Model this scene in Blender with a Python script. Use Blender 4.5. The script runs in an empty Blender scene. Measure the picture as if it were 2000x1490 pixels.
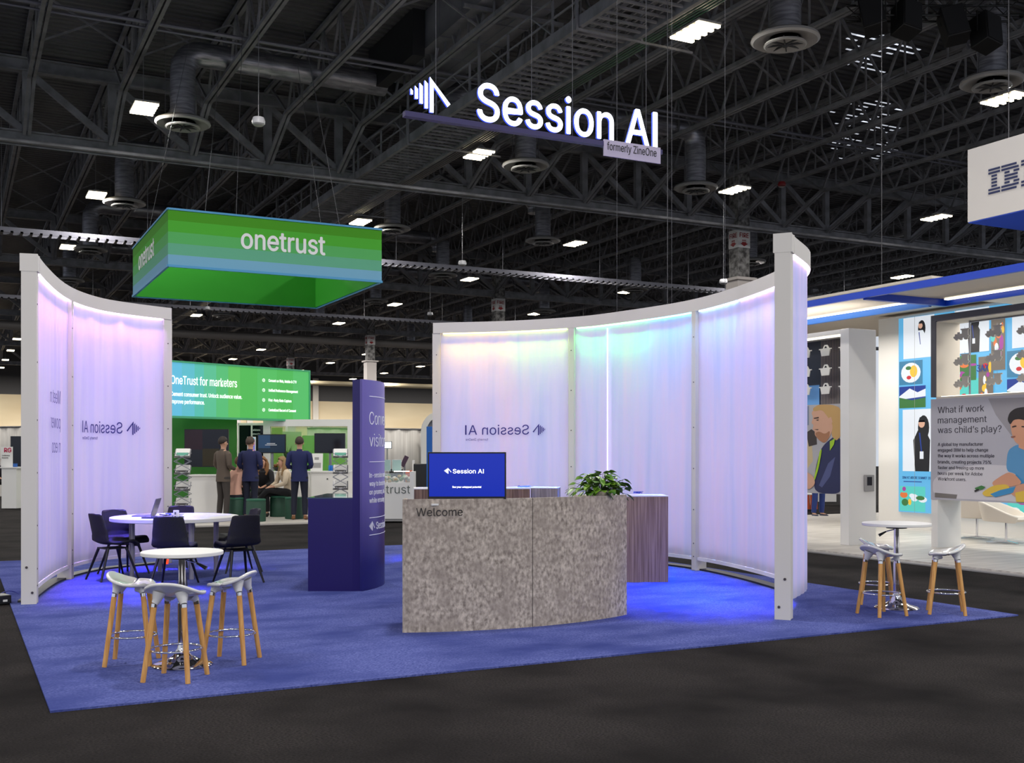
import bpy, math, random, os
from mathutils import Vector, Matrix
random.seed(7)
SC = bpy.context.scene
COL = SC.collection
PI = math.pi
# ------------------------------------------------------------------ camera, world, exposure
F, CAMH, HOR = 2130.0, 1.436, 885.0
RX, RY = 4162/math.hypot(4162, 2130), 2130/math.hypot(4162, 2130)   # camera right = (RX,-RY), forward = (RY,RX)
YAW = -math.atan2(RY, RX)
cam_d = bpy.data.cameras.new('camera'); cam = bpy.data.objects.new('camera', cam_d); COL.objects.link(cam)
cam.location = (0, 0, CAMH); cam.rotation_euler = (PI/2, 0, YAW)
cam_d.sensor_width = 36; cam_d.lens = F/2000*36; cam_d.shift_y = 140/2000; cam_d.clip_end = 400
SC.camera = cam
SC.view_settings.view_transform = 'Standard'; SC.view_settings.look = 'None'
SC.view_settings.gamma = 1; SC.view_settings.exposure = 0.0
SC.cycles.use_denoising = True
SC.cycles.max_bounces = 6; SC.cycles.diffuse_bounces = 3; SC.cycles.glossy_bounces = 3
SC.cycles.transmission_bounces = 5; SC.cycles.transparent_max_bounces = 6
SC.cycles.caustics_reflective = False; SC.cycles.caustics_refractive = False
SC.cycles.sample_clamp_indirect = 3
world = bpy.data.worlds.new('hall_ambience'); SC.world = world; world.use_nodes = True
bg = world.node_tree.nodes['Background']; bg.inputs[0].default_value = (0.75, 0.8, 0.9, 1); bg.inputs[1].default_value = .85

def W(x, d):
    lat = (x-1000)*d/F
    return (RX*lat+RY*d, -RY*lat+RX*d)
def at(x, y, h=0.0):
    return W(x, (CAMH-h)*F/(y-HOR))
def proj(X, Y, h):
    d = RY*X+RX*Y; l = RX*X-RY*Y
    if d < .1: return (-9e9, 0, d)
    return (1000+F*l/d, HOR-(h-CAMH)*F/d, d)
def lin(c):
    return tuple(((v/255)/12.92 if v/255 <= .04045 else ((v/255+.055)/1.055)**2.4) for v in c)

# hall lamps: daylight-white LED high bays on the hall grid. LIGHTS of the rows behind / beside the camera
LAMP_X = [4.85+10.6*i for i in range(-2, 9)]
LAMP_Y = [20.8+11.8*j for j in range(0, 11)]
LAMP_H = 11.3
def area(name, loc, size, energy, color, rot=(0, 0, 0), sy=None, spread=None):
    L = bpy.data.lights.new(name, 'AREA'); L.energy = energy; L.color = color
    L.shape = 'RECTANGLE'; L.size = size; L.size_y = sy or size
    if spread: L.spread = spread
    o = bpy.data.objects.new(name, L); COL.objects.link(o); o.location = loc; o.rotation_euler = rot
    return o
for ix in range(-2, 5):
    for iy in range(-3, 4):
        area('high_bay_light', (4.85+10.6*ix, 20.8+11.8*iy, LAMP_H-.12), .6, 470, (1, .965, .92), sy=1.2)
for ix in range(-1, 7):
    for iy in range(5, 11):
        area('high_bay_light', (4.85+10.6*ix, 20.8+11.8*iy, LAMP_H-.12), .6, 1150 if iy < 8 else 1700, (1, .965, .92), sy=1.2)

# ------------------------------------------------------------------ materials
MATS = {}
def mat(name, c, rough=.5, metal=0, emit=None, es=0, coat=0, alpha=None):
    if name in MATS: return MATS[name]
    m = bpy.data.materials.new(name); m.use_nodes = True
    b = m.node_tree.nodes['Principled BSDF']
    b.inputs['Base Color'].default_value = (*lin(c), 1); b.inputs['Roughness'].default_value = rough
    b.inputs['Metallic'].default_value = metal; b.inputs['Coat Weight'].default_value = coat
    if emit:
        b.inputs['Emission Color'].default_value = (*lin(emit), 1); b.inputs['Emission Strength'].default_value = es
    MATS[name] = m
    return m
def N(m, t, **kw):
    n = m.node_tree.nodes.new(t)
    for k, v in kw.items(): setattr(n, k, v)
    return n
def noise_mat(name, c1, c2, scale=(1, 1, 1), ns=5, detail=6, rough=.8, bump=0, lo=.35, hi=.65, c3=None, s3=None, rvar=None):
    """two-colour noise pattern in object space, optional second noise layer"""
    m = mat(name, c1, rough); b = m.node_tree.nodes['Principled BSDF']; L = m.node_tree.links.new
    tc = N(m, 'ShaderNodeTexCoord'); mp = N(m, 'ShaderNodeMapping'); mp.inputs['Scale'].default_value = scale
    L(tc.outputs['Object'], mp.inputs[0])
    nz = N(m, 'ShaderNodeTexNoise'); nz.inputs['Scale'].default_value = ns; nz.inputs['Detail'].default_value = detail
    L(mp.outputs[0], nz.inputs[0])
    cr = N(m, 'ShaderNodeValToRGB'); cr.color_ramp.elements[0].position = lo; cr.color_ramp.elements[1].position = hi
    cr.color_ramp.elements[0].color = (*lin(c1), 1); cr.color_ramp.elements[1].color = (*lin(c2), 1)
    L(nz.outputs['Fac'], cr.inputs[0]); out = cr.outputs[0]
    if c3:
        n2 = N(m, 'ShaderNodeTexNoise'); n2.inputs['Scale'].default_value = s3[0]; n2.inputs['Detail'].default_value = 4
        mp2 = N(m, 'ShaderNodeMapping'); mp2.inputs['Scale'].default_value = s3[1]; L(tc.outputs['Object'], mp2.inputs[0]); L(mp2.outputs[0], n2.inputs[0])
        r2 = N(m, 'ShaderNodeValToRGB'); r2.color_ramp.elements[0].position = s3[2]; r2.color_ramp.elements[1].position = s3[3]
        L(n2.outputs['Fac'], r2.inputs[0])
        mx = N(m, 'ShaderNodeMix', data_type='RGBA'); mx.inputs[7].default_value = (*lin(c3), 1)
        L(r2.outputs[0], mx.inputs[0]); L(out, mx.inputs[6]); out = mx.outputs[2]
    L(out, b.inputs['Base Color'])
    if bump:
        bp = N(m, 'ShaderNodeBump'); bp.inputs['Strength'].default_value = bump; bp.inputs['Distance'].default_value = .01
        L(nz.outputs['Fac'], bp.inputs['Height']); L(bp.outputs[0], b.inputs['Normal'])
    return m
M_white = mat('white_laminate', (228, 226, 222), .45)
M_post = mat('white_powder_coat', (214, 209, 203), .5)
M_chrome = mat('chrome', (225, 225, 228), .08, 1)
M_steelrod = mat('satin_steel', (150, 150, 155), .35, 1)
M_black = mat('black_plastic', (14, 14, 16), .35)
M_gloss = mat('white_gloss_plastic', (216, 214, 212), .12, coat=.5)
M_wood = noise_mat('beech_wood', (196, 138, 70), (222, 168, 96), (18, 18, 1.2), 3, 5, .45)
M_chair = noise_mat('black_fabric', (24, 23, 30), (36, 34, 44), (1, 1, 1), 160, 3, .75, .15)
M_chairleg = mat('black_metal', (16, 15, 20), .4)
M_conc = noise_mat('concrete_laminate', (118, 106, 96), (206, 192, 177), (1, 1, .7), 38, 10, .6, 0, .30, .66,
                   (148, 135, 124), (6, (1, 1, 1.3), .40, .8))
M_oak = noise_mat('grey_oak_laminate', (122, 98, 92), (170, 144, 136), (26, 26, .7), 2.2, 7, .5)
M_oak2 = noise_mat('pale_grey_oak_laminate', (118, 108, 110), (158, 148, 150), (26, 26, .7), 2.2, 7, .5)
M_navy = mat('navy_gloss_print', (30, 18, 92), .28)
M_navy2 = mat('violet_blue_print', (86, 74, 158), .35)
M_text = mat('black_vinyl', (16, 15, 16), .5)
M_ink = mat('violet_ink', (48, 44, 128), .6)
M_whiteink = mat('white_ink', (235, 235, 240), .5)
M_carpet = noise_mat('blue_carpet_pile', (48, 60, 122), (110, 118, 182), (1, 2.4, 1), 60, 6, 1, .5, .3, .7,
                     (58, 68, 130), (1.3, (1, 1.6, 1), .42, .68))
M_hallc = noise_mat('charcoal_carpet_pile', (20, 18, 18), (58, 54, 53), (1, 1.5, 1), 70, 6, 1, .4, .3, .72,
                    (22, 20, 20), (1.1, (1, 1, 1), .4, .7))
M_steel = noise_mat('painted_roof_steel', (104, 104, 108), (134, 134, 140), (1, 1, 1), 2, 4, .55)
M_deck = noise_mat('dark_roof_deck', (64, 64, 68), (92, 92, 96), (.4, .1, 1), 1.4, 5, .5)
M_duct = noise_mat('galvanised_duct', (120, 120, 128), (165, 165, 174), (1, 1, 9), 2.2, 3, .34)
M_duct.node_tree.nodes['Principled BSDF'].inputs['Metallic'].default_value = .6
M_ductbox = noise_mat('galvanised_box_duct', (96, 96, 104), (134, 134, 142), (1, .5, 1), 1.1, 4, .45)
M_diff = mat('diffuser_grey', (150, 148, 146), .45)
M_wire = mat('dark_wire', (74, 74, 80), .6)
M_tube = mat('led_tube', (255, 250, 240), .4, emit=(255, 238, 200), es=9)
M_colconc = noise_mat('rough_sprayed_concrete', (70, 68, 68), (150, 148, 146), (1, 1, 1), 5, 10, .95, .8)
M_drape = noise_mat('pale_drape', (206, 200, 192), (226, 221, 214), (9, 9, .05), 3, 2, .9)
M_beige = noise_mat('beige_partition_wall', (206, 186, 150), (220, 202, 168), (.1, .1, .3), 1, 3, .8)
M_dkgrey = mat('dark_grey_wall', (72, 70, 70), .8)
M_flw = noise_mat('pale_booth_floor', (178, 172, 164), (214, 208, 200), (.5, 6, 1), 2, 4, .4)
M_screenblk = mat('dark_screen', (10, 14, 26), .12)
M_darkgreen = mat('green_fabric_wall', (48, 118, 38), .7)
M_pod = mat('dark_green_pod', (24, 66, 48), .6)
M_plate = mat('lilac_sign_panel', (186, 176, 200), .6)
M_ibmblue = mat('royal_blue_fascia', (12, 66, 196), .4)
M_cream = mat('cream_soffit', (206, 198, 186), .7)
M_skin = mat('skin', (206, 158, 130), .55)
M_leaf = noise_mat('pothos_leaf', (34, 84, 22), (112, 152, 44), (1, 1, 1), 9, 2, .32)
M_stem = mat('plant_stem', (60, 84, 34), .6)
M_soil = mat('potting_soil', (50, 38, 30), .95)
M_led = {}
def led(name, c, s):
    return mat('glow_'+name, c, .5, emit=c, es=s)
def glass():
    m = mat('clear_acrylic', (225, 235, 240), .05); b = m.node_tree.nodes['Principled BSDF']
    b.inputs['Alpha'].default_value = .22
    return m
M_glass = glass()
def fabric_mat(name, c1, c2, c3):
    m = bpy.data.materials.new(name); m.use_nodes = True; nt = m.node_tree; nt.nodes.clear(); L = nt.links.new
    o = N(m, 'ShaderNodeOutputMaterial'); tc = N(m, 'ShaderNodeTexCoord'); mp = N(m, 'ShaderNodeMapping')
    mp.inputs['Scale'].default_value = (2.6, 2.6, .2); L(tc.outputs['Object'], mp.inputs[0])
    nz = N(m, 'ShaderNodeTexNoise'); nz.inputs['Scale'].default_value = 1.6; nz.inputs['Detail'].default_value = 5; nz.inputs['Distortion'].default_value = .4
    L(mp.outputs[0], nz.inputs[0]); cr = N(m, 'ShaderNodeValToRGB'); e = cr.color_ramp.elements
    e[0].position = .3; e[0].color = (*lin(c1), 1); e[1].position = .7; e[1].color = (*lin(c3), 1)
    k = cr.color_ramp.elements.new(.5); k.color = (*lin(c2), 1)
    L(nz.outputs['Fac'], cr.inputs[0])
    d = N(m, 'ShaderNodeBsdfDiffuse'); t = N(m, 'ShaderNodeBsdfTranslucent'); g = N(m, 'ShaderNodeBsdfGlossy'); g.inputs['Roughness'].default_value = .12
    L(cr.outputs[0], d.inputs[0]); L(cr.outputs[0], t.inputs[0])
    mx = N(m, 'ShaderNodeMixShader'); mx.inputs[0].default_value = .5; L(d.outputs[0], mx.inputs[1]); L(t.outputs[0], mx.inputs[2])
    m2 = N(m, 'ShaderNodeMixShader'); m2.inputs[0].default_value = .05; L(mx.outputs[0], m2.inputs[1]); L(g.outputs[0], m2.inputs[2])
    L(m2.outputs[0], o.inputs[0]); return m
M_fab = fabric_mat('iridescent_sheer_fabric', (220, 218, 242), (232, 229, 242), (240, 230, 240))
M_fabR = fabric_mat('iridescent_sheer_fabric_aqua', (216, 224, 240), (232, 230, 242), (242, 230, 238))

# ------------------------------------------------------------------ mesh helpers
class MB:
    def __init__(s): s.v = []; s.f = []; s.m = []; s.k = 0
    def add(s, vs, fs, k=None):
        o = len(s.v); s.v += [tuple(p) for p in vs]; s.f += [tuple(i+o for i in f) for f in fs]; s.m += [s.k if k is None else k]*len(fs); return s
    def box(s, a, b, M=None, k=None):
        x0, y0, z0 = a; x1, y1, z1 = b
        vs = [Vector(p) for p in ((x0,y0,z0),(x1,y0,z0),(x1,y1,z0),(x0,y1,z0),(x0,y0,z1),(x1,y0,z1),(x1,y1,z1),(x0,y1,z1))]
        if M: vs = [M @ p for p in vs]
        return s.add(vs, [(0,3,2,1),(4,5,6,7),(0,1,5,4),(1,2,6,5),(2,3,7,6),(3,0,4,7)], k)
    def bar(s, a, b, w, h=None, up=(0, 0, 1)):
        a, b = Vector(a), Vector(b); d = b-a; L = d.length
        if L < 1e-6: return s
        d.normalize(); u = Vector(up)
        if abs(d.dot(u)) > .98: u = Vector((1, 0, 0))
        x = d.cross(u).normalized(); y = x.cross(d).normalized(); h = h or w
        M = Matrix((x, d, y)).transposed().to_4x4(); M.translation = a
        return s.box((-w/2, 0, -h/2), (w/2, L, h/2), M)
    def tube(s, pts, r, n=10, cap=True):
        pts = [Vector(p) for p in pts]; rs = r if isinstance(r, (list, tuple)) else [r]*len(pts)
        o = len(s.v); prev = None
        for i, p in enumerate(pts):
            t = (pts[min(i+1, len(pts)-1)]-pts[max(i-1, 0)]).normalized()
            if prev is None:
                u = Vector((0, 0, 1)) if abs(t.z) < .9 else Vector((1, 0, 0)); x = t.cross(u).normalized()
            else:
                x = (prev-t*prev.dot(t)).normalized()
            prev = x; y = t.cross(x)
            for j in range(n):
                a = 2*PI*j/n; s.v.append(tuple(p+(x*math.cos(a)+y*math.sin(a))*rs[i]))
        for i in range(len(pts)-1):
            for j in range(n):
                s.f.append((o+i*n+j, o+i*n+(j+1) % n, o+(i+1)*n+(j+1) % n, o+(i+1)*n+j)); s.m.append(s.k)
        if cap:
            s.f.append(tuple(o+j for j in range(n))[::-1]); s.f.append(tuple(o+(len(pts)-1)*n+j for j in range(n))); s.m += [s.k]*2
        return s
    def lathe(s, prof, c=(0, 0, 0), n=32, sx=1, sy=1):
        o = len(s.v)
        for r, z in prof:
            for j in range(n):
                a = 2*PI*j/n; s.v.append((c[0]+r*sx*math.cos(a), c[1]+r*sy*math.sin(a), c[2]+z))
        for i in range(len(prof)-1):
            for j in range(n):
                s.f.append((o+i*n+j, o+i*n+(j+1) % n, o+(i+1)*n+(j+1) % n, o+(i+1)*n+j)); s.m.append(s.k)
        if prof[0][0] > 0: s.f.append(tuple(o+j for j in range(n))[::-1]); s.m.append(s.k)
        if prof[-1][0] > 0: s.f.append(tuple(o+(len(prof)-1)*n+j for j in range(n))); s.m.append(s.k)
        return s
    def prism(s, poly, f0, f1, k=None):
        """poly of 2-D points; f0, f1 map (a,b)->3-D for the two faces"""
        n = len(poly)
        return s.add([f0(*p) for p in poly]+[f1(*p) for p in poly], [tuple(range(n))[::-1], tuple(range(n, 2*n))]+[(i, (i+1) % n, n+(i+1) % n, n+i) for i in range(n)], k)
    def torus(s, c, R, r, n=36, m=8, sx=1, sy=1):
        o = len(s.v)
        for i in range(n):
            a = 2*PI*i/n
            for j in range(m):
                b = 2*PI*j/m; q = R+r*math.cos(b); s.v.append((c[0]+q*math.cos(a)*sx, c[1]+q*math.sin(a)*sy, c[2]+r*math.sin(b)))
        for i in range(n):
            for j in range(m):
                s.f.append((o+i*m+j, o+((i+1) % n)*m+j, o+((i+1) % n)*m+(j+1) % m, o+i*m+(j+1) % m)); s.m.append(s.k)
        return s
    def grid(s, fn, nu, nv):
        o = len(s.v)
        for i in range(nu+1):
            for j in range(nv+1): s.v.append(tuple(fn(i/nu, j/nv)))
        for i in range(nu):
            for j in range(nv):
                a = o+i*(nv+1)+j; s.f.append((a, a+nv+1, a+nv+2, a+1)); s.m.append(s.k)
        return s
    def blob(s, c, r, n=12, m=8):
        rx, ry, rz = r if isinstance(r, (tuple, list)) else (r, r, r)
        return s.lathe([(math.sin(PI*i/m)+1e-5*(i in (0, m)), -rz*math.cos(PI*i/m)) for i in range(m+1)], c, n, rx, ry)
FR = {}
def thing(name, label, cat, loc=(0, 0, 0), rz=0, group=None):
    o = bpy.data.objects.new(name, None); COL.objects.link(o); o.empty_display_size = .1
    o.location = loc; o.rotation_euler = (0, 0, rz); o['label'] = label; o['category'] = cat
    if group: o['group'] = group
    FR[o] = (Matrix.Translation(loc) @ Matrix.Rotation(rz, 4, 'Z')).inverted()
    return o
def part(name, mb, m, parent=None, world=False, bev=0, smooth=True, label=None, solid=0, subd=0):
    me = bpy.data.meshes.new(name); vs = mb.v
    if world and parent is not None:
        P = parent
        while P.parent: P = P.parent
        T = FR[P]; vs = [T @ Vector(p) for p in vs]
    me.from_pydata([tuple(p) for p in vs], [], mb.f)
    ms = m if isinstance(m, list) else [m]
    for q in ms: me.materials.append(q)
    me.polygons.foreach_set('material_index', mb.m)
    me.validate(clean_customdata=False); me.update()
    if smooth:
        me.polygons.foreach_set('use_smooth', [True]*len(me.polygons)); me.set_sharp_from_angle(angle=math.radians(38))
    o = bpy.data.objects.new(name, me); COL.objects.link(o)
    if parent is not None: o.parent = parent
    if solid: q = o.modifiers.new('solid', 'SOLIDIFY'); q.thickness = solid; q.offset = -1
    if subd: q = o.modifiers.new('sub', 'SUBSURF'); q.levels = q.render_levels = subd
    if bev: q = o.modifiers.new('bevel', 'BEVEL'); q.width = bev; q.segments = 2; q.limit_method = 'ANGLE'
    if label: o['label'] = label
    return o
def solo(name, mb, m, label, cat, group=None, kind=None, **kw):
    o = part(name, mb, m, None, **kw)
    if kind != 'structure': o['label'] = label; o['category'] = cat
    if group: o['group'] = group
    if kind: o['kind'] = kind
    return o
def copy_tree(o, loc, rz, label=None, group=None, parent=None):
    c = o.copy(); COL.objects.link(c)
    if parent is None:
        c.location = loc; c.rotation_euler = (0, 0, rz)
        if label: c['label'] = label
        if group: c['group'] = group
    else: c.parent = parent
    for ch in KIDS(o): copy_tree(ch, None, None, parent=c)
    return c
def KIDS(o): return list(o.children)
ORD = ['first', 'second', 'third', 'fourth', 'fifth', 'sixth', 'seventh', 'eighth', 'ninth', 'tenth', 'eleventh', 'twelfth', 'thirteenth', 'fourteenth', 'fifteenth', 'sixteenth', 'seventeenth', 'eighteenth', 'nineteenth', 'twentieth',
       'twenty-first', 'twenty-second', 'twenty-third', 'twenty-fourth', 'twenty-fifth', 'twenty-sixth', 'twenty-seventh', 'twenty-eighth', 'twenty-ninth', 'thirtieth']

# text: curve -> mesh -> mapped by a function (x, y, z)->3-D
def load_font(fn):
    try:
        p = os.path.join(bpy.utils.resource_path('LOCAL'), 'datafiles', 'fonts', fn)
        return bpy.data.fonts.load(p)
    except Exception:
        return None
INTER = load_font('Inter.woff2')
TC = {}
CAP = .5087
def text_mesh(body, bold=0.0, ext=.0, space=1.0):
    if INTER and 'IBM' not in body: body = body.replace('I', '|')   # the signs use a plain capital I: trimmed bar
    bold = min(bold, 0)      # outlines may overlap, so only thinning is safe
    key = (body, bold, ext, space)
    if key in TC: return TC[key]
    cu = bpy.data.curves.new('t', 'FONT'); cu.body = body; cu.size = 1; cu.offset = bold; cu.extrude = ext; cu.resolution_u = 3
    cu.space_character = space
    if INTER: cu.font = INTER
    ob = bpy.data.objects.new('t', cu); COL.objects.link(ob)
    dg = bpy.context.evaluated_depsgraph_get(); dg.update()
    me = bpy.data.meshes.new_from_object(ob.evaluated_get(dg))
    V_ = [list(v.co) for v in me.vertices]; F_ = [tuple(p.vertices) for p in me.polygons]
    par = list(range(len(V_)))           # outlines that overlap inside one glyph get slightly different depths
    def find(a):
        while par[a] != a: par[a] = par[par[a]]; a = par[a]
        return a
    for f in F_:
        for q in f[1:]: par[find(q)] = find(f[0])
    ids = {}
    for i, v in enumerate(V_): v.append(ids.setdefault(find(i), len(ids)))
    for k in ids.values():
        vs = [v for v in V_ if v[3] == k]; x0, x1 = min(v[0] for v in vs), max(v[0] for v in vs)
        if x1-x0 < .16 and min(v[1] for v in vs) < -.1 and max(v[1] for v in vs) > .6:
            m_ = (x0+x1)/2; hw_ = .038+bold
            for v in vs: v[1] = -bold if v[1] < .3 else CAP+bold; v[0] = m_+(hw_ if v[0] > m_ else -hw_)
    for v in V_: v[3] = .00015*(v[3] % 3)
    r = ([tuple(v) for v in V_], F_)
    bpy.data.objects.remove(ob); bpy.data.curves.remove(cu); bpy.data.meshes.remove(me)
    TC[key] = r; return r
def put_text(mb, body, fn, x0, y0, size, width=None, bold=0, depth=.004, mirror=False, center=False, space=1.0, right=False):
    """baseline start (x0,y0) in the surface's (x,y); size = cap height"""
    vs, fs = text_mesh(body, bold, .5, space)
    if not vs: return mb
    k = size/CAP; xs = [v[0] for v in vs]; a, b = min(xs), max(xs); kx = k
    if width: kx = width/(b-a)
    off = -a*kx
    if center: off -= (b-a)*kx/2
    if right: off -= (b-a)*kx
    sg = -1 if mirror else 1
    if mirror: fs = [f[::-1] for f in fs]
    h = max(bold, 0)*k*.55        # heavier signs: the same glyphs laid over each other, slightly shifted
    for i, (dx, dy) in enumerate(((0, 0), (h, 0), (-h, 0), (0, h), (0, -h)) if h else ((0, 0),)):
        mb.add([fn(x0+sg*(v[0]*kx+off)+dx, y0+v[1]*k+dy, (v[2]+.5)*depth+v[3]+.0005*i) for v in vs], fs)
    return mb
def flat(O, U, V=(0, 0, 1)):
    O, U, V = Vector(O), Vector(U).normalized(), Vector(V); Nn = U.cross(V)
    return lambda x, y, z=0: O+U*x+V*y+Nn*z
def logo(mb, fn, x0, y0, H, depth=.004, mirror=False, bold=0):
    sg = -1 if mirror else 1
    P = [[(.0,.45),(.07,.45),(.07,.56),(.0,.62)], [(.14,.34),(.23,.34),(.23,.64),(.14,.72)], [(.29,.22),(.39,.22),(.39,.74),(.29,.83)], [(.455,.1),(.555,.1),(.555,.84),(.455,.93)],
         [(.62,0),(.74,0),(.74,.80),(1.2,.24),(1.29,.33),(.62,1.06)]]
    for p in P:
        q = [(x0+sg*a*H, y0+b*H) for a, b in p]
        if mirror: q = q[::-1]
        mb.prism(q, lambda a, b: fn(a, b, 0), lambda a, b: fn(a, b, depth))
    return mb
def art(parent, name, fn, layers, mats, world=True, base=.0005, step=.0006, label=None):
    mb = MB()
    for i, (k, poly) in enumerate(layers):
        mb.add([fn(a, b, base+step*i) for a, b in poly], [tuple(range(len(poly)))], k)
    return part(name, mb, mats, parent, world=world, smooth=False, label=label)
def rect(x0, y0, x1, y1): return [(x0, y0), (x1, y0), (x1, y1), (x0, y1)]
def ell(cx, cy, rx, ry, n=18, a0=0): return [(cx+rx*math.cos(2*PI*i/n+a0), cy+ry*math.sin(2*PI*i/n+a0)) for i in range(n)]

# ------------------------------------------------------------------ hall: floor, walls, roof deck
solo('floor', MB().add([(-40, -14, 0), (90, -14, 0), (90, 152, 0), (-40, 152, 0)], [(0, 1, 2, 3)]), M_hallc, '', '', kind='structure')
mb = MB(); y = -2.0; pr = []
while y < 152:
    pr += [(y, 14.42), (y+.14, 14.42), (y+.18, 14.50), (y+.30, 14.50)]; y += .34
for (yy, z) in pr: mb.v += [(-30, yy, z), (90, yy, z)]
for i in range(len(pr)-1): mb.f.append((2*i, 2*i+2, 2*i+3, 2*i+1)); mb.m.append(0)
mb.add([(-30, -2, 14.6), (90, -2, 14.6), (90, 152, 14.6), (-30, 152, 14.6)], [(0, 1, 2, 3)])
solo('ceiling', mb, M_deck, '', '', kind='structure', smooth=False)
mb = MB().box((-40, 150, 0), (90, 150.3, 8.8)); solo('wall_back', mb, M_beige, '', '', kind='structure')
solo('wall_back_upper', MB().box((-40, 150.05, 8.8), (90, 150.35, 14.4)), M_dkgrey, '', '', kind='structure')
mb = MB()
for i in range(12): mb.box((-20+i*9.3, 149.7, 0), (-19.2+i*9.3, 150, 12))
solo('trim_back', mb, M_cream, '', '', kind='structure')

# ------------------------------------------------------------------ roof steel
COLX, COLY = 31.2, [38.7, 62.9, 87.2, 111.6, 136]
# girders along X
BAY = 24.4
def girder(Y, idx):
    t = thing('roof_girder', '', 'girder', (0, Y, 0), 0)
    x0, x1 = -12.0, 84.0
    mb = MB().box((x0, -.17, 11.45), (x1, .17, 11.5)).box((x0, -.03, 11.5), (x1, .03, 11.82)).box((x0, -.17, 11.82), (x1, .17, 11.87))
    part('bottom_chord', mb, M_steel, t, smooth=False)
    mb = MB().box((x0, -.17, 13.8), (x1, .17, 13.85)).box((x0, -.03, 13.85), (x1, .03, 14.2)).box((x0, -.17, 14.2), (x1, .17, 14.25))
    part('top_chord', mb, M_steel, t, smooth=False)
    post = diag = dia2 = None; k = 0; x = 2.1-2.63*5
    while x < x1-3:
        if post is None:
            post = part('web_post', MB().box((-.13, -.1, 11.85), (.13, .1, 13.82)), M_steel, t, smooth=False)
            diag = part('web_diagonal', MB().bar((.1, 0, 13.78), (2.53, 0, 11.9), .2, .2), M_steel, t, smooth=False)
            dia2 = part('web_diagonal', MB().bar((.1, 0, 11.9), (2.53, 0, 13.78), .2, .2), M_steel, t, smooth=False)
            post.location.x = x; diag.location.x = x; dia2.location.x = x+2.63
        else:
            for src, dx in ((post, 0), (diag if x < 35 else dia2, 0)):
                c = src.copy(); COL.objects.link(c); c.parent = t; c.location.x = x+dx
        x += 2.63
    where = ['nearest the camera', 'second from the camera', 'third from the camera', 'fourth from the camera', 'farthest from the camera'][idx]
    t['label'] = 'dark steel roof girder across the hall, ' + where
    t['group'] = 'roof girders across the hall'
for i, Y in enumerate(COLY): girder(Y, i)
# joists along Y
def joist_proto():
    t = thing('roof_joist', 'x', 'joist')
    e = 2.6
    mb = MB()
    for s in (-.075, .075):
        mb.bar((s, e, 12.85), (s, BAY-e, 12.85), .1, .11)
        mb.bar((s, .15, 11.75), (s, e, 12.85), .1, .1); mb.bar((s, BAY-.15, 11.75), (s, BAY-e, 12.85), .1, .1)
    part('bottom_chord', mb, M_steel, t, smooth=False)
    mb = MB()
    for s in (-.09, .09): mb.bar((s, .1, 14.3), (s, BAY-.1, 14.3), .12, .12)
    part('top_chord', mb, M_steel, t, smooth=False)
    mb = MB(); n = 12; L = BAY-2*e
    for i in range(n):
        a, b = e+L*i/n, e+L*(i+1)/n; m = (a+b)/2
        mb.bar((0, a, 12.88), (0, m, 14.26), .07); mb.bar((0, m, 14.26), (0, b, 12.88), .07); mb.bar((0, m, 14.26), (0, m, 12.88), .05)
    mb.bar((0, e, 12.88), (0, .6, 14.26), .07); mb.bar((0, BAY-e, 12.88), (0, BAY-.6, 14.26), .07)
    part('web', mb, M_steel, t, smooth=False)
    for yy in (e+L*2/n, e+L*6/n, e+L*10/n):
        part('cross_brace', MB().bar((0, yy, 12.85), (2.63, yy, 14.25), .05).bar((0, yy, 14.25), (2.63, yy, 12.85), .05), M_steel, t, smooth=False)
    return t
JP = joist_proto(); first = True
ROW = ['in the bay nearest the camera', 'in the second bay from the camera', 'in the third bay from the camera', 'in the fourth bay from the camera', 'in the fifth bay from the camera']
for b, (Y0, xmax, st) in enumerate([(14.3, 46, 1), (38.7, 72, 1), (62.9, 62, 1), (87.2, 62, 1), (111.6, 62, 1)]):
    k = -2; n = 0
    xs = []
    while 2.1+2.63*k < xmax:
        X = 2.1+2.63*k; k += 1
        vis = any(0 <= proj(X, Y0+q, 12.9)[0] <= 2000 and proj(X, Y0+q, 12.9)[1] > -60 and proj(X, Y0+q, 12.9)[2] > 3 for q in (3, 8, 14, 20, 24))
        if vis: xs.append(X)
    for n, X in enumerate(xs):
        lab = 'dark steel roof joist %s, %s from the left' % (ROW[b], ORD[min(n, 29)])
        if first: JP.location = (X, Y0, 0); JP['label'] = lab; JP['group'] = 'roof joists'; first = False
        else: copy_tree(JP, (X, Y0, 0), 0, lab, 'roof joists')
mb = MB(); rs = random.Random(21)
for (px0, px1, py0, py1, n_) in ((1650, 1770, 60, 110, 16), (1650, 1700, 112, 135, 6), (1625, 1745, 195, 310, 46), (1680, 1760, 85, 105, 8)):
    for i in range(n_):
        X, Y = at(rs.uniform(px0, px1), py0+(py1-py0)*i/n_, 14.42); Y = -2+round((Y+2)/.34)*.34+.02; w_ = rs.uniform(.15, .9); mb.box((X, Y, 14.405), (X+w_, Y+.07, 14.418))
o = solo('deck_glow_dashes', mb, mat('deck_streak_glow', (190, 195, 205), .5, emit=(200, 205, 215), es=.9), 'bright short glowing dashes added under the roof deck at the upper right', 'glowing dashes', kind='stuff', smooth=False)  # emissive dashes added in place of bright streaks on the deck
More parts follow.
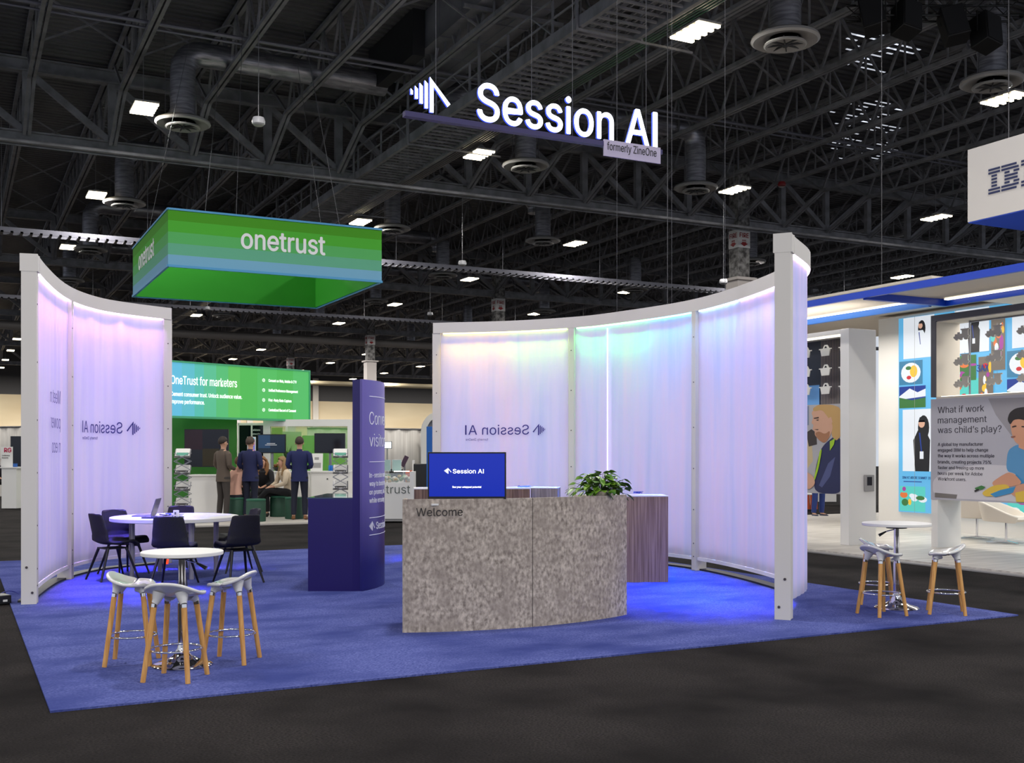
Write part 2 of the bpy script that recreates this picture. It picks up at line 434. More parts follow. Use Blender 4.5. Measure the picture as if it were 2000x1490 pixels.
# columns
def column(X, Y, label, sleeve=True):
    t = thing('concrete_column', label, 'column', (X, Y, 0), 0, 'hall columns')
    part('shaft', MB().box((-.32, -.32, 0), (.32, .32, 14.3)), M_colconc, t)
    part('cladding', MB().box((-.42, -.42, 0), (.42, .42, 9.1)).box((-.55, -.55, 9.1), (.55, .55, 9.22)), mat('column_cladding', (196, 188, 184), .8), t)
    wr = part('wrap_sign', MB().box((-.335, -.335, 10.55), (.335, .335, 11.35)), mat('banner_white', (206, 204, 204), .6), t)
    red = mat('fire_red', (150, 24, 28), .6)
    mb = MB()
    for fn in (flat((-.335, -.335, 10.55), (1, 0, 0)), flat((-.335, .335, 10.55), (0, -1, 0))):
        put_text(mb, 'FIRE', fn, .335, .45, .2, .5, .02, .006, center=True)
        put_text(mb, 'HOSE', fn, .335, .28, .07, .22, .02, .006, center=True)
        mb.prism([(.12, .18), (.335, .06), (.55, .18), (.45, .2), (.45, .25), (.22, .25), (.22, .2)], lambda a, b, f=fn: f(a, b, 0), lambda a, b, f=fn: f(a, b, .006))
    part('lettering', mb, red, wr, smooth=False, label='red FIRE lettering with an arrow')
    return t
column(31.2, 38.7, 'rough grey column with a FIRE wrap rising behind the right curved wall')
column(31.2, 62.9, 'rough grey column rising above the left end of the right curved wall')
column(31.2, 87.2, 'column with white cladding standing behind the tall navy kiosk')
column(31.2, 111.6, 'distant column above the right part of the green light sign')
column(31.2, 136, 'farthest column, at the beige back wall left of the white arch')
column(67.0, 87.2, 'column far off behind the right-hand booth canopy')

# diffusers with ducts
def diffuser(X, Y, label, top=13.2):
    t = thing('air_diffuser', label, 'air diffuser', (X, Y, 0), 0, 'round ceiling air diffusers')
    part('diffuser_ring', MB().lathe([(.36, 11.32), (.62, 11.28), (.78, 11.2), (.8, 11.14), (.74, 11.1), (.60, 11.17), (.46, 11.2)], n=36), M_diff, t, label='pale round dished ring')
    part('inner_cone', MB().lathe([(.48, 11.06), (.50, 11.02), (.46, 11.0), (.30, 11.05), (.22, 11.1)], n=32), M_diff, t)
    mb = MB()
    for k in range(8):
        a = k*PI/4; mb.bar((.05*math.cos(a), .05*math.sin(a), 11.06), (.44*math.cos(a), .44*math.sin(a), 11.06), .03, .09)
    mb.lathe([(.06, 10.98), (.06, 11.1)], n=12)
    part('vane_hub', mb, mat('diffuser_dark', (60, 60, 62), .5), t)
    mb = MB().lathe([(.36, 11.2), (.36, 11.9), (.375, 11.9), (.375, 11.95), (.36, 11.95), (.36, 12.5), (.33, top-.2)], n=28)
    part('duct_drop', mb, M_duct, t, label='vertical round duct')
    part('suspension_wires', MB().bar((-.5, 0, 11.25), (-.5, 0, 14.3), .012).bar((.5, 0, 11.25), (.5, 0, 14.3), .012), M_wire, t)
    return t
DIFF = [(6.0, 33.0, 'large round diffuser at the end of the elbowed duct left of the hanging letters'), (17.2, 32.6, 'round diffuser below the glowing letters Session'), (24.2, 32.5, 'round diffuser on the elbowed duct right of the lilac sign plate'),
        (17.4, 19.9, 'large round diffuser at the top edge left of the black speakers'), (24.2, 19.7, 'round diffuser at the right edge above the white hanging sign'), (5.9, 44.6, 'round diffuser above the left corner of the green hanging sign'),
        (16.9, 44.4, 'round diffuser just right of the green hanging sign top corner'), (24.0, 43.8, 'round diffuser centred above the right curved wall'), (5.8, 55.6, 'round diffuser left of the green hanging sign'),
        (23.8, 54.8, 'round diffuser above the left end of the right curved wall'), (36.0, 54.3, 'round diffuser above the middle of the right curved wall'), (36.0, 65.5, 'small far diffuser just above the right curved wall header'),
        (36.0, 43.8, 'round diffuser half behind the white hanging sign'), (5.8, 66, 'small diffuser right of the left white end post'), (17.0, 55.5, 'diffuser tucked under the right rim of the green hanging sign'), (17.0, 66, 'small round diffuser under the middle of the green hanging sign'),
        (24.0, 66, 'small round diffuser under the right corner of the green hanging sign'), (17, 78, 'far small diffuser over the left end of the green light sign'), (24, 78, 'far small diffuser over the word marketers'), (36, 78, 'far small diffuser left of the rough column'),
        (24, 90, 'tiny far diffuser over the right end of the green light sign'), (36, 90, 'tiny far diffuser left of the right curved wall'), (5.8, 78, 'tiny far diffuser over the left curved wall')]
for X, Y, lb in DIFF:
    diffuser(X, Y, lb)
# horizontal duct runs with elbows
def run(X0, X1, Y, label, z=13.25, r=.36):
    mb = MB(); R = .55; pts = []
    if X0 is not None:
        for i in range(6): a = PI/2*i/5; pts.append((X0+R-R*math.cos(a), Y, z-R+R*math.sin(a)))
        pts.insert(0, (X0, Y, z-R-.15))
    x = (X0+R if X0 else 0)
    e = X1
    nn = int((e-x)/1.2)
    for i in range(1, nn): pts.append((x+(e-x)*i/nn, Y, z))
    if X0 is not None and e > 20:
        for i in range(6): a = PI/2*i/5; pts.append((e-R+R*math.sin(a), Y, z-R+R*math.cos(a)))
        pts.append((e, Y, z-R-.15))
    else: pts.append((e, Y, z))
    t = thing('round_duct', label, 'duct', (pts[0][0], Y, z), 0, 'round horizontal ducts')
    part('duct_pipe', MB().tube(pts, r, 24), M_duct, t, world=True)
    k = x+.8
    while k < e-.8: part('duct_seam', MB().tube([(k-.02, Y, z), (k+.02, Y, z)], r+.012, 24), M_duct, t, world=True); k += 1.25
run(6.0, 12.3, 33.0, 'big round duct running right from the elbow to the box duct, upper left')
run(14.4, 24.2, 32.5, 'round duct passing behind the letters Session AI')
run(5.9, 24.0, 44.5, 'long round duct in the second row, left end above the green sign corner')
run(5.8, 23.8, 55.4, 'long round duct in the third row behind the green hanging sign')
run(24.0, 36.0, 43.8, 'round duct above the right curved wall in the second row')
run(5.8, 36, 66.2, 'far round duct crossing above the green light sign')
t = thing('box_duct', 'big rectangular sheet-metal duct with a seamed underside, top centre', 'duct', (13.3, 16, 13.4))
part('duct_body', MB().box((12.3, 8, 13.3), (14.3, 32.8, 14.4)), M_ductbox, t, world=True)
mb = MB(); yy = 9.0
while yy < 32: mb.box((12.27, yy, 13.27), (14.33, yy+.05, 14.4)); yy += 1.5
for xx in (12.95, 13.65): mb.box((xx, 8, 13.28), (xx+.03, 32.8, 13.31))
part('flange_seams', mb, M_ductbox, t, world=True)
mb = MB()
for yy in (15, 20.5, 26, 31): part('hanger_rail', MB().box((11.9, yy, 13.14), (14.9, yy+.1, 13.24)), M_steel, t, world=True)
t = thing('box_duct', 'tall dark sheet-metal plenum box at the end of the seamed duct', 'duct', (12.5, 32, 12.9))
part('plenum_body', MB().box((11.9, 29.6, 13.05), (12.28, 33.4, 14.4)).box((12.28, 32.85, 13.05), (14.3, 33.4, 14.4)), mat('dark_duct', (30, 30, 33), .6), t, world=True)
# catwalk
t = thing('catwalk', 'long dark catwalk of open grating running under the roof from top right to lower left', 'catwalk', (13.8, 20, 11.4))
for x in (13.0, 14.6): part('side_beam', MB().box((x-.06, 4, 11.35), (x+.06, 130, 11.62)), M_steel, t, world=True, smooth=False)
mb = MB(); yy = 4.0
while yy < 130: mb.box((13.05, yy, 11.42), (14.55, yy+.07, 11.47)); yy += .34
for x in (13.3, 13.55, 13.85, 14.1, 14.35): mb.box((x, 4, 11.48), (x+.04, 130, 11.5))
o = part('grating', mb, M_steel, t, world=True, smooth=False); o['kind'] = 'stuff'
for x in (13.0, 14.6):
    mb = MB(); yy = 4.0
    mb.box((x-.025, 4, 12.45), (x+.025, 130, 12.5)).box((x-.02, 4, 12.0), (x+.02, 130, 12.04))
    while yy < 130: mb.box((x-.025, yy, 11.6), (x+.025, yy+.05, 12.5)); mb.bar((x, yy, 11.6), (x, yy+1.2, 12.47), .03); yy += 2.4
    part('handrail', mb, M_steel, t, world=True, smooth=False)
mb = MB()
for k in range(5): mb.tube([(14.85+.1*k, 4, 11.5), (14.85+.1*k, 110, 11.5)], .025, 6)
part('conduit_bundle', mb, M_steelrod, t, world=True)
yy = 6.0
while yy < 120: part('hanger_frame', MB().bar((12.9, yy, 11.3), (12.9, yy, 14.3), .06).bar((14.7, yy, 11.3), (14.7, yy, 14.3), .06).bar((12.87, yy, 11.3), (16.2, yy, 11.3), .05), M_steel, t, world=True, smooth=False); yy += 5.3
# cable trays along X
M_tray = mat('pale_cable_tray', (110, 110, 120), .45, .3)
def tray(Y, z, lab):
    t = thing('cable_tray', lab, 'cable tray', (5, Y, z), 0, 'cable trays')
    for dy in (0, .55): part('side_rail', MB().box((-10, Y+dy, z-.14), (75, Y+dy+.05, z+.06)), M_tray, t, world=True, smooth=False)
    mb = MB(); x = -10.0
    while x < 75: mb.box((x, Y, z-.14), (x+.1, Y+.7, z-.08)); x += .34
    o = part('rungs', mb, M_steel, t, world=True, smooth=False); o['kind'] = 'stuff'
    mb = MB(); x = -9.0
    while x < 75: mb.bar((x, Y+.3, z), (x, Y+.3, 14.2), .02); x += 5.3
    part('hanger_wires', mb, M_steelrod, t, world=True, smooth=False)
tray(45.2, 9.9, 'ladder cable tray just above the right curved wall and left of the green sign')
tray(64.5, 9.9, 'ladder cable tray passing below the green hanging sign')
mb = MB().tube([(-10, 88.5, 10.9), (60, 88.5, 10.9)], .34, 14)
solo('round_duct', mb, mat('light_duct', (112, 108, 106), .5), 'pale round pipe crossing the far ceiling above the green light sign', 'duct', 'round horizontal ducts')
mb = MB().tube([(10, 128, 9.9), (70, 128, 9.9)], .3, 10)
solo('round_duct', mb, mat('tan_duct', (150, 138, 112), .5), 'farthest tan pipe above the beige back wall', 'duct', 'round horizontal ducts')
for k, (yy, z, lb) in enumerate([(30.5, 13.0, 'upper'), (36.2, 10.9, 'lower')]):
    mb = MB().tube([(-8, yy, z), (60, yy, z)], .055, 8).tube([(-8, yy+.3, z-.05), (60, yy+.3, z-.05)], .035, 8)
    solo('sprinkler_pipe', mb, M_tray if k == 0 else M_steel, lb+' pair of thin pipes crossing the hall under the roof joists', 'pipe', 'sprinkler pipes')

# lamps
def lamp_proto():
    t = thing('high_bay_lamp', 'x', 'lamp')
    part('housing', MB().box((-.33, -.6, .02), (.33, .6, .07)).box((-.1, -.12, .07), (.1, .12, .2)), M_diff, t)
    for k in range(5): part('led_tube', MB().box((-.32, -.56+.25*k, -.03), (.32, -.47+.25*k, .02)), M_tube, t, smooth=False)
    part('suspension_cable', MB().bar((-.02, 0, .2), (-.02, 0, 2.9), .014), M_steelrod, t)
    return t
LP = lamp_proto(); first = True
for j, Y in enumerate(LAMP_Y):
    xs = [X for X in [4.85+10.6*i for i in range(-2, 9)] if -40 < proj(X, Y, LAMP_H)[0] < 2040 and proj(X, Y, LAMP_H)[1] > -20]
    if j >= 4: xs = [X for X in xs if X < 52]
    for n, X in enumerate(xs):
        if j < 8: lab = 'lit ceiling lamp in row %s counted from the camera, %s from the left' % (ORD[j], ORD[n])
        else: lab = 'tiny lit ceiling lamp in row %s counted from the camera, %s from the left' % (ORD[j], ORD[n])
        if first: LP.location = (X, Y, LAMP_H); LP['label'] = lab; LP['group'] = 'ceiling lamps'; first = False
        else: copy_tree(LP, (X, Y, LAMP_H), 0, lab, 'ceiling lamps')
# pendant round speakers / detectors
def pendant(px, py, d, label, red=False):
    X, Y = W(px, d); z = CAMH+(HOR-py)*d/F
    t = thing('pendant_speaker', label, 'ceiling speaker', (X, Y, z), 0, 'small round pendants')
    part('shell', MB().lathe([(.02, .17), (.13, .15), (.16, .06), (.15, 0), (.1, -.03), (.001, -.03)], n=20), mat('pendant_red', (120, 20, 24), .4) if red else mat('pendant_white', (196, 196, 200), .4), t)
    part('face_grille', MB().lathe([(.12, -.035), (.09, -.05), (.001, -.05)], n=20), M_diff, t)
    part('wire', MB().bar((0, 0, .17), (0, 0, 14.2-z), .012), M_steelrod, t)
pendant(505, 242, 26, 'small round pendant speaker on a wire left of the glowing logo')
pendant(903, 517, 42, 'white round pendant above the left end of the right curved wall')
pendant(1413, 553, 42, 'white round pendant right above the right curved wall header')
pendant(1527, 363, 42, 'small red pendant right of the rough column', True)
pendant(405, 604, 60, 'tiny round pendant under the left side of the green hanging sign')
pendant(840, 615, 60, 'tiny round pendant near the left end of the right curved wall')
# speakers
tr = thing('lighting_truss', 'black box truss carrying the speakers at the top right', 'truss', (*W(1820, 27.5), 12.4), YAW)
mb = MB()
for a in ((-2.1, -.2, 0), (-2.1, .2, 0), (-2.1, -.2, .4), (-2.1, .2, .4)): mb.tube([a, (a[0]+4.2, a[1], a[2])], .03, 8)
for k in range(10):
    x = -2.1+.42*k; mb.bar((x, -.2, 0), (x+.42, -.2, .4), .02); mb.bar((x, .2, .4), (x+.42, .2, 0), .02); mb.bar((x, -.2, 0), (x+.42, .2, 0), .02)
part('truss_frame', mb, M_black, tr)
M_spk = mat('speaker_black', (15, 15, 17), .6)
for k, (px, py, tw, lb) in enumerate([(1705, 32, -.35, 'first from the left'), (1770, 38, .3, 'second from the left'), (1862, 50, -.15, 'third from the left'), (1925, 64, .45, 'rightmost')]):
    d = 27.3; X, Y = W(px, d); z = CAMH+(HOR-py)*d/F
    t = thing('hanging_speaker', 'black loudspeaker cabinet hanging at the top right, %s of four' % lb, 'speaker', (X, Y, z), YAW+tw, 'hanging loudspeakers')
    Mx = Matrix.Rotation(.2*(1 if k % 2 else -1), 4, 'Y') @ Matrix.Rotation(-.25, 4, 'X')
    part('cabinet', MB().box((-.28, -.26, -.42), (.28, .26, .42), Mx), M_spk, t, bev=.02)
    part('grille', MB().box((-.25, -.285, -.38), (.25, -.262, .38), Mx), mat('speaker_grille', (24, 24, 27), .8), t)
    part('yoke', MB().bar((-.3, 0, 0), (-.3, 0, .5), .03).bar((.3, 0, 0), (.3, 0, .5), .03).bar((-.3, 0, .5), (.3, 0, .5), .04).bar((0, 0, .5), (0, 0, 12.45-z), .03), M_spk, t)

# ------------------------------------------------------------------ booth carpet
CZ = .012
for m_ in (M_carpet, M_hallc): m_.node_tree.nodes['Principled BSDF'].inputs['Specular IOR Level'].default_value = .08
solo('booth_carpet', MB().box((.474, 6.53, 0), (8.36, 15.87, CZ)), M_carpet, 'bright blue rectangular booth carpet laid on the charcoal hall carpet', 'carpet')

# ------------------------------------------------------------------ curved fabric walls
def spline(P, n=16):
    P = [Vector(p) for p in P]; Q = [P[0]*2-P[1]]+P+[P[-1]*2-P[-2]]; out = []
    for i in range(1, len(Q)-2):
        for k in range(n):
            t = k/n; a, b, c, d = Q[i-1], Q[i], Q[i+1], Q[i+2]
            out.append(.5*((2*b)+(c-a)*t+(2*a-5*b+4*c-d)*t*t+(3*b-a-3*c+d)*t**3))
    out.append(P[-1]); return out
class Path:
    def __init__(s, P, inward):
        s.p = spline(P); s.L = [0]
        for i in range(1, len(s.p)): s.L.append(s.L[-1]+(s.p[i]-s.p[i-1]).length)
        s.inw = inward       # +1: inside is left of travel
        s.T = s.L[-1]
    def at(s, d, off=0, z=0):
        d0 = d; d = max(0, min(s.T, d)); i = 1
        while i < len(s.L)-1 and s.L[i] < d: i += 1
        t = (d-s.L[i-1])/(s.L[i]-s.L[i-1]); p = s.p[i-1].lerp(s.p[i], t)
        a = s.p[max(i-2, 0)]; b = s.p[min(i+1, len(s.p)-1)]; g = (b-a).normalized(); p = p+g*(d0-d)
        n = Vector((-g.y, g.x))*s.inw
        return Vector((p.x+n.x*off, p.y+n.y*off, z))
    def near(s, X, Y): return min(range(len(s.p)), key=lambda i: (s.p[i]-Vector((X, Y))).length)
    def dist(s, px):       # arc length where the path crosses a photo column (last crossing)
        best = None
        for i in range(len(s.p)):
            q = proj(s.p[i].x, s.p[i].y, 1)[0]
            if best is None or abs(q-px) < best[0]: best = (abs(q-px), s.L[i])
        return best[1]
def sweep(mb, P, d0, d1, o0, o1, z0, z1, n=None, k=None):
    n = n or max(2, int((d1-d0)/.12)); b = len(mb.v)
    for i in range(n+1):
        d = d0+(d1-d0)*i/n
        for o, z in ((o0, z0), (o1, z0), (o1, z1), (o0, z1)): mb.v.append(tuple(P.at(d, o, z)))
    for i in range(n):
        for j in range(4):
            a = b+i*4+j; c = b+i*4+(j+1) % 4; mb.f.append((a, c, c+4, a+4)); mb.m.append(mb.k if k is None else k)
    mb.f.append((b, b+1, b+2, b+3)); mb.f.append((b+n*4+3, b+n*4+2, b+n*4+1, b+n*4)); mb.m += [mb.k if k is None else k]*2
    return mb
WT = 3.31
def pbox(mb, P, d, w, t, z0, z1):
    return sweep(mb, P, d-w/2, d+w/2, -t/2, t/2, z0, z1, 1)
def curved_wall(name, label, P, posts, fab, leds, panel_c, panel_s, floor_blue):
    t = thing(name, label, 'fabric wall', (P.p[0].x, P.p[0].y, 0))
    part('header_beam', sweep(MB(), P, -.06, P.T+.05, -.075, .075, WT-.15, WT), M_post, t, world=True)
    for i, d in enumerate(posts):
        e = i in (0, len(posts)-1)
        w = .12 if e else .09
        po = part('post', pbox(MB(), P, d, w, .13 if e else .15, CZ, WT-.15), M_post, t, world=True, bev=.003)
        mb = MB()
        for k, z in enumerate((.18, .34, .75, 1.25, 1.75, 2.3, 2.85)):
            q = P.at(d+(.02 if e and k == 0 else 0), .0, z); s_ = P.at(d, .09, z)
            n = (s_-P.at(d, 0, z)).normalized(); c = P.at(d, (.0655 if e else .0755), z)
            mb.tube([c, c+n*.004], .008, 10)
        part('screw', mb, mat('screw_dark', (96, 88, 92), .4, .8), po, world=True)
        if e and i == 0:
            mb = MB(); g = (P.at(.1, 0, 0)-P.at(0, 0, 0)).normalized()
            for (u, z) in ((-.02, .36), (.03, .12)):
                c = P.at(-.062, u, z); mb.tube([c, c-g*.004], .012, 10)
            part('screw', mb, mat('screw_dark', (96, 88, 92), .4, .8), po, world=True)
    for side, oo in ((1, .042), (-1, -.042)):
        for i in range(len(posts)-1):
            a, b = posts[i]+.05, posts[i+1]-.05
            mb = MB()
            n = int((b-a)/.03)
            def fn(u, v, a=a, b=b, oo=oo):
                s_ = a+(b-a)*u; w_ = .004*math.sin(s_*37)+.003*math.sin(s_*91+1)
                return P.at(s_, oo+w_, .16+(WT-.15-.16)*v)
            mb.grid(fn, n, 3)
            f = part('fabric_panel', mb, fab, t, world=True)
            if side == 1:
                part('hem', sweep(MB(), P, a, b, oo-.008, oo+.012, .135, .175), mat('white_hem', (236, 232, 240), .7), f, world=True)
    # added sheet that makes the cloth glow evenly, top light strips, floor plate
    for i in range(len(posts)-1):
        a, b = posts[i]+.07, posts[i+1]-.07
        part('backlight_panel', sweep(MB(), P, a, b, -.004, .004, .25, WT-.2), led('backlight_'+name, panel_c, panel_s), t, world=True)
    part('base_plate', sweep(MB(), P, .1 if 'left' in label else 2.0, P.T, -.12, .02, CZ, CZ+.02), mat('dark_plate', (40, 40, 48), .5), t, world=True)
    for i, (d0, d1, c, s_) in enumerate(leds):
        part('light_strip', sweep(MB(), P, d0, d1, .052, .068, WT-.165, WT-.152), led(name+'_strip_%d' % i, c, s_), t, world=True)
        part('light_strip', sweep(MB(), P, d0, d1, -.068, -.052, WT-.165, WT-.152), led(name+'_strip_%d' % i, c, s_), t, world=True)
    # coloured strip lamps under the header, skimming down the cloth
    for (d0, d1, c, s_) in leds:
        n = max(1, round((d1-d0)/.55))
        for i in range(n):
            d = d0+(d1-d0)*(i+.5)/n; p = P.at(d, .125, WT-.165); dirv = (P.at(d, .02, WT-1.5)-p).normalized(); tq = (P.at(d+.1, 0, 0)-P.at(d-.1, 0, 0)).normalized()
            z = -dirv; x = tq; y = z.cross(x).normalized(); x = y.cross(z)
            cc = lin(c); o = area('header_strip_light', (0, 0, 0), (d1-d0)/n, 2.7*(d1-d0)/n/.55, tuple(v**2.2 for v in cc), sy=.02, spread=math.radians(60))
            M = Matrix((x, y, z)).transposed().to_4x4(); M.translation = p; o.matrix_world = M
    # blue wash lamps tucked under the header, aimed down and inwards
    n = int(P.T/1.1)
    for i in range(n):
        d = P.T*(i+.5)/n; p = P.at(d, .15, WT-.19); q = P.at(d, .15+.78, 0)
        dirv = (q-p).normalized(); tq = (P.at(d+.1, 0, 0)-P.at(d-.1, 0, 0)).normalized()
        z = -dirv; x = tq; y = z.cross(x).normalized(); x = y.cross(z)
        o = area('wall_wash_light', (0, 0, 0), .9, floor_blue[0], floor_blue[1], sy=.03, spread=math.radians(36))
        M = Matrix((x, y, z)).transposed().to_4x4(); M.translation = p; o.matrix_world = M
    return t
PL = Path([(.64, 11.28), (.76, 11.9), (.93, 12.65), (1.10, 13.22), (1.31, 13.69), (1.59, 14.09), (1.96, 14.36), W(322, 14.1)], -1)
PR = Path([(6.35, 7.28), (7.2, 8.0), (7.73, 9.1), W(1365, 13.3), W(1200, 14.6), W(1115, 15.1), W(1000, 15.5), W(855, 15.75)], 1)
dl = PL.dist(128)
wl = curved_wall('curved_fabric_wall', 'left curved white-framed wall of sheer lilac-lit fabric beside the dining table', PL, [.0, dl, PL.T], M_fab,
            [(.1, dl-.06, (245, 205, 255), 9), (dl+.06, PL.T-.08, (235, 200, 255), 9)], (222, 212, 255), .44, (30, (.10, .10, 1)))
def pr_d(px): # crossing on the far (inner) side
    c = [(abs(proj(PR.p[i].x, PR.p[i].y, 1)[0]-px), PR.L[i]) for i in range(len(PR.p)) if PR.L[i] > 2.2]
    return min(c)[1]
dR = [0, pr_d(1365), pr_d(1120), PR.T]
segs = [(.1, 1.2, (215, 190, 255), 8), (1.25, 3.0, (205, 205, 255), 9), (3.05, dR[1]-.1, (170, 215, 255), 9),
        (dR[1]+.08, dR[1]+.9, (120, 220, 250), 9), (dR[1]+.9, dR[2]-.08, (150, 255, 170), 9), (dR[2]+.08, dR[2]+1.0, (215, 250, 140), 9), (dR[2]+1.0, PR.T-.1, (255, 232, 130), 9)]
wr = curved_wall('curved_fabric_wall', 'right curved white-framed wall of sheer rainbow-lit fabric behind the welcome desk', PR, dR, M_fabR, segs, (222, 216, 254), .42, (30, (.02, .10, 1)))
# end caps of the near posts
for t_, P in ((wl, PL), (wr, PR)):
    part('post_cap', sweep(MB(), P, -.062, .07, -.077, .077, WT-.155, WT+.004, 1), M_post, t_, world=True, bev=.003)
# mirrored print, seen from behind through the cloth
def wall_fn(P, d0, zbase, off=.062, sgn=1):
    return lambda x, y, z=0: P.at(d0+sgn*x, off+z*.5, zbase+y)
def panel_of(t_, k): return [c for c in t_.children if c.name.startswith('fabric_panel')][k]
# left wall: travel goes away from the camera = to the right in the picture
fn = wall_fn(PL, 0, 0)
def d_of(P, px, lo, hi):
    c = [(abs(proj(P.at(lo+(hi-lo)*i/200).x, P.at(lo+(hi-lo)*i/200).y, 1)[0]-px), lo+(hi-lo)*i/200) for i in range(201)]
    return min(c)[1]
mb = MB(); r = d_of(PL, 268, dl, PL.T); l = d_of(PL, 151, dl, PL.T)
logo(mb, fn, r, 1.665, .16, .002, mirror=True)
put_text(mb, 'Session AI', fn, r-.27, 1.68, .137, (r-l)-.27, 0, .002, mirror=True)
put_text(mb, 'formerly ZineOne', fn, d_of(PL, 181, dl, PL.T), 1.60, .034, d_of(PL, 181, dl, PL.T)-l, 0, .002, mirror=True)
part('printed_logo', mb, M_ink, panel_of(wl, 1), world=True, smooth=False, label='mirrored violet print of the logo and Session AI')
mb = MB(); r = d_of(PL, 106, 0, dl)
put_text(mb, 'Meet n', fn, r, 1.965, .148, None, -.012, .002, mirror=True)
put_text(mb, 'power', fn, r, 1.70, .148, None, -.012, .002, mirror=True)
put_text(mb, 'n eco', fn, r, 1.44, .148, None, -.012, .002, mirror=True)
part('printed_words', mb, M_ink, panel_of(wl, 0), world=True, smooth=False, label='mirrored violet words cut off by the post')
# right wall: travel comes back to the left in the picture
fn = wall_fn(PR, 0, 0)
mb = MB(); r = pr_d(1068); l = pr_d(910)
fm = lambda x, y, z=0: PR.at(-x, .062+z*.5, y)
logo(mb, fm, -r, 1.69, .15, .002, mirror=True)
put_text(mb, 'Session AI', fm, -r-.25, 1.70, .136, (l-r)-.25, 0, .002, mirror=True)
put_text(mb, 'formerly ZineOne', fm, -l+.34, 1.615, .034, .33, 0, .002, mirror=True)
part('printed_logo', mb, M_ink, panel_of(wr, 2), world=True, smooth=False, label='mirrored violet print of the logo and Session AI')
# bright vertical light tube behind the middle bay
q = pr_d(1196)
part('light_tube', MB().tube([PR.at(q, .062, .2), PR.at(q, .062, WT-.2)], .008, 8), led('vertical_tube', (225, 220, 255), 1.6), wr, world=True, label='thin bright vertical line of light')

# ------------------------------------------------------------------ welcome desk (curved front, concrete laminate)
t = thing('welcome_desk', 'curved grey-brown concrete-look reception desk reading Welcome, in the middle of the blue carpet', 'reception desk', (4.224, 8.2, 0))
R_, cy_ = 2.71, 10.593
def desk_fn(x, y, z=0):   # x = arc length from the middle seam
    a = -PI/2+x/R_
    return Vector((4.224+(R_+z)*math.cos(a), cy_+(R_+z)*math.sin(a), y))
def dgrid(x0, x1, th=.03, z0=CZ, z1=1.07):
    mb = MB(); n = 14; b = 0
    for i in range(n+1):
        x = x0+(x1-x0)*i/n
        for zz, yy in ((0, z0), (-th, z0), (-th, z1), (0, z1)): mb.v.append(tuple(desk_fn(x, yy, zz)))
    for i in range(n):
        for j in range(4): a = i*4+j; c = i*4+(j+1) % 4; mb.f.append((a, a+4, c+4, c)); mb.m.append(0)
    mb.f += [(0, 1, 2, 3), (n*4+3, n*4+2, n*4+1, n*4)]; mb.m += [0, 0]
    return mb
hw = 1.085
part('front_panel', dgrid(-hw, -.003), M_conc, t, world=True)
part('front_panel', dgrid(.003, hw), M_conc, t, world=True)
part('seam_strip', dgrid(-.003, .003, .02), mat('seam_dark', (60, 52, 48), .8), t, world=True)
for s in (-1, 1):
    p = desk_fn(s*(hw-.016), 0, -.03); q = desk_fn(s*(hw-.016), 0, -.56); part('side_panel', MB().bar((p.x, p.y, .535), (q.x, q.y, .535), .03, 1.04), M_conc, t, world=True)
mb = MB(); n = 16; top = [desk_fn(-hw+.02+2*(hw-.02)*i/n, 0, -.03) for i in range(n+1)]
poly = [(p.x, p.y) for p in top]+[tuple(desk_fn(hw-.04, 0, -.56))[:2], tuple(desk_fn(-hw+.04, 0, -.56))[:2]]
part('work_surface', mb.prism(poly, lambda a, b: (a, b, .99), lambda a, b: (a, b, 1.02)), M_white, t, world=True)
mb = put_text(MB(), 'Welcome', desk_fn, -.975, .937, .064, .37, -.008, .006)
part('lettering', mb, M_text, t, world=True, smooth=False, label='black Welcome lettering')

def lp(px, py, d):   # world point at photo column px, row py, distance d along the view
    X, Y = W(px, d); return (X, Y, CAMH+(HOR-py)*d/F)
# television on the desk
d = 8.85; X, Y = W(912, d)
t = thing('television', 'small flat screen with blue picture and Session AI standing on the welcome desk', 'television', (X, Y, 1.02), YAW-.02)
w, h0, h1 = .318, .045, .425
part('casing', MB().box((-w, -.01, h0), (w, .035, h1)).box((-w*.6, .03, .1), (w*.6, .06, .33)), M_black, t, bev=.004)
scr = part('screen', MB().box((-w+.012, -.013, h0+.02), (w-.012, -.009, h1-.012)), mat('blue_screen', (4, 14, 60), .15, emit=(2, 40, 186), es=.8), t, smooth=False)
fn = flat((-w, -.0135, h0), (1, 0, 0)); mb = MB()
M_st = mat('screen_white', (255, 255, 255), .4, emit=(255, 255, 240), es=1.2)
part('screen_logo', logo(MB(), fn, .135, .205, .045, .001), M_st, scr, smooth=False)
part('screen_title', put_text(MB(), 'Session AI', fn, .205, .208, .034, .25, .012, .001), M_st, scr, smooth=False)
put_text(mb, 'See your untapped potential', fn, w, .09, .015, .235, .012, .001, center=True)
part('screen_caption', mb, M_st, scr, smooth=False)
part('stand', MB().box((-.09, -.06, 0), (.09, .1, .012)).box((-.03, .0, .01), (.03, .03, .08)), M_black, t, bev=.003)
X, Y = W(862, 8.72)
solo('remote_control', MB().box((X-.09, Y-.02, 1.0201), (X+.09, Y+.02, 1.035), None), M_white, 'thin white remote lying on the desk edge below the blue screen', 'remote')
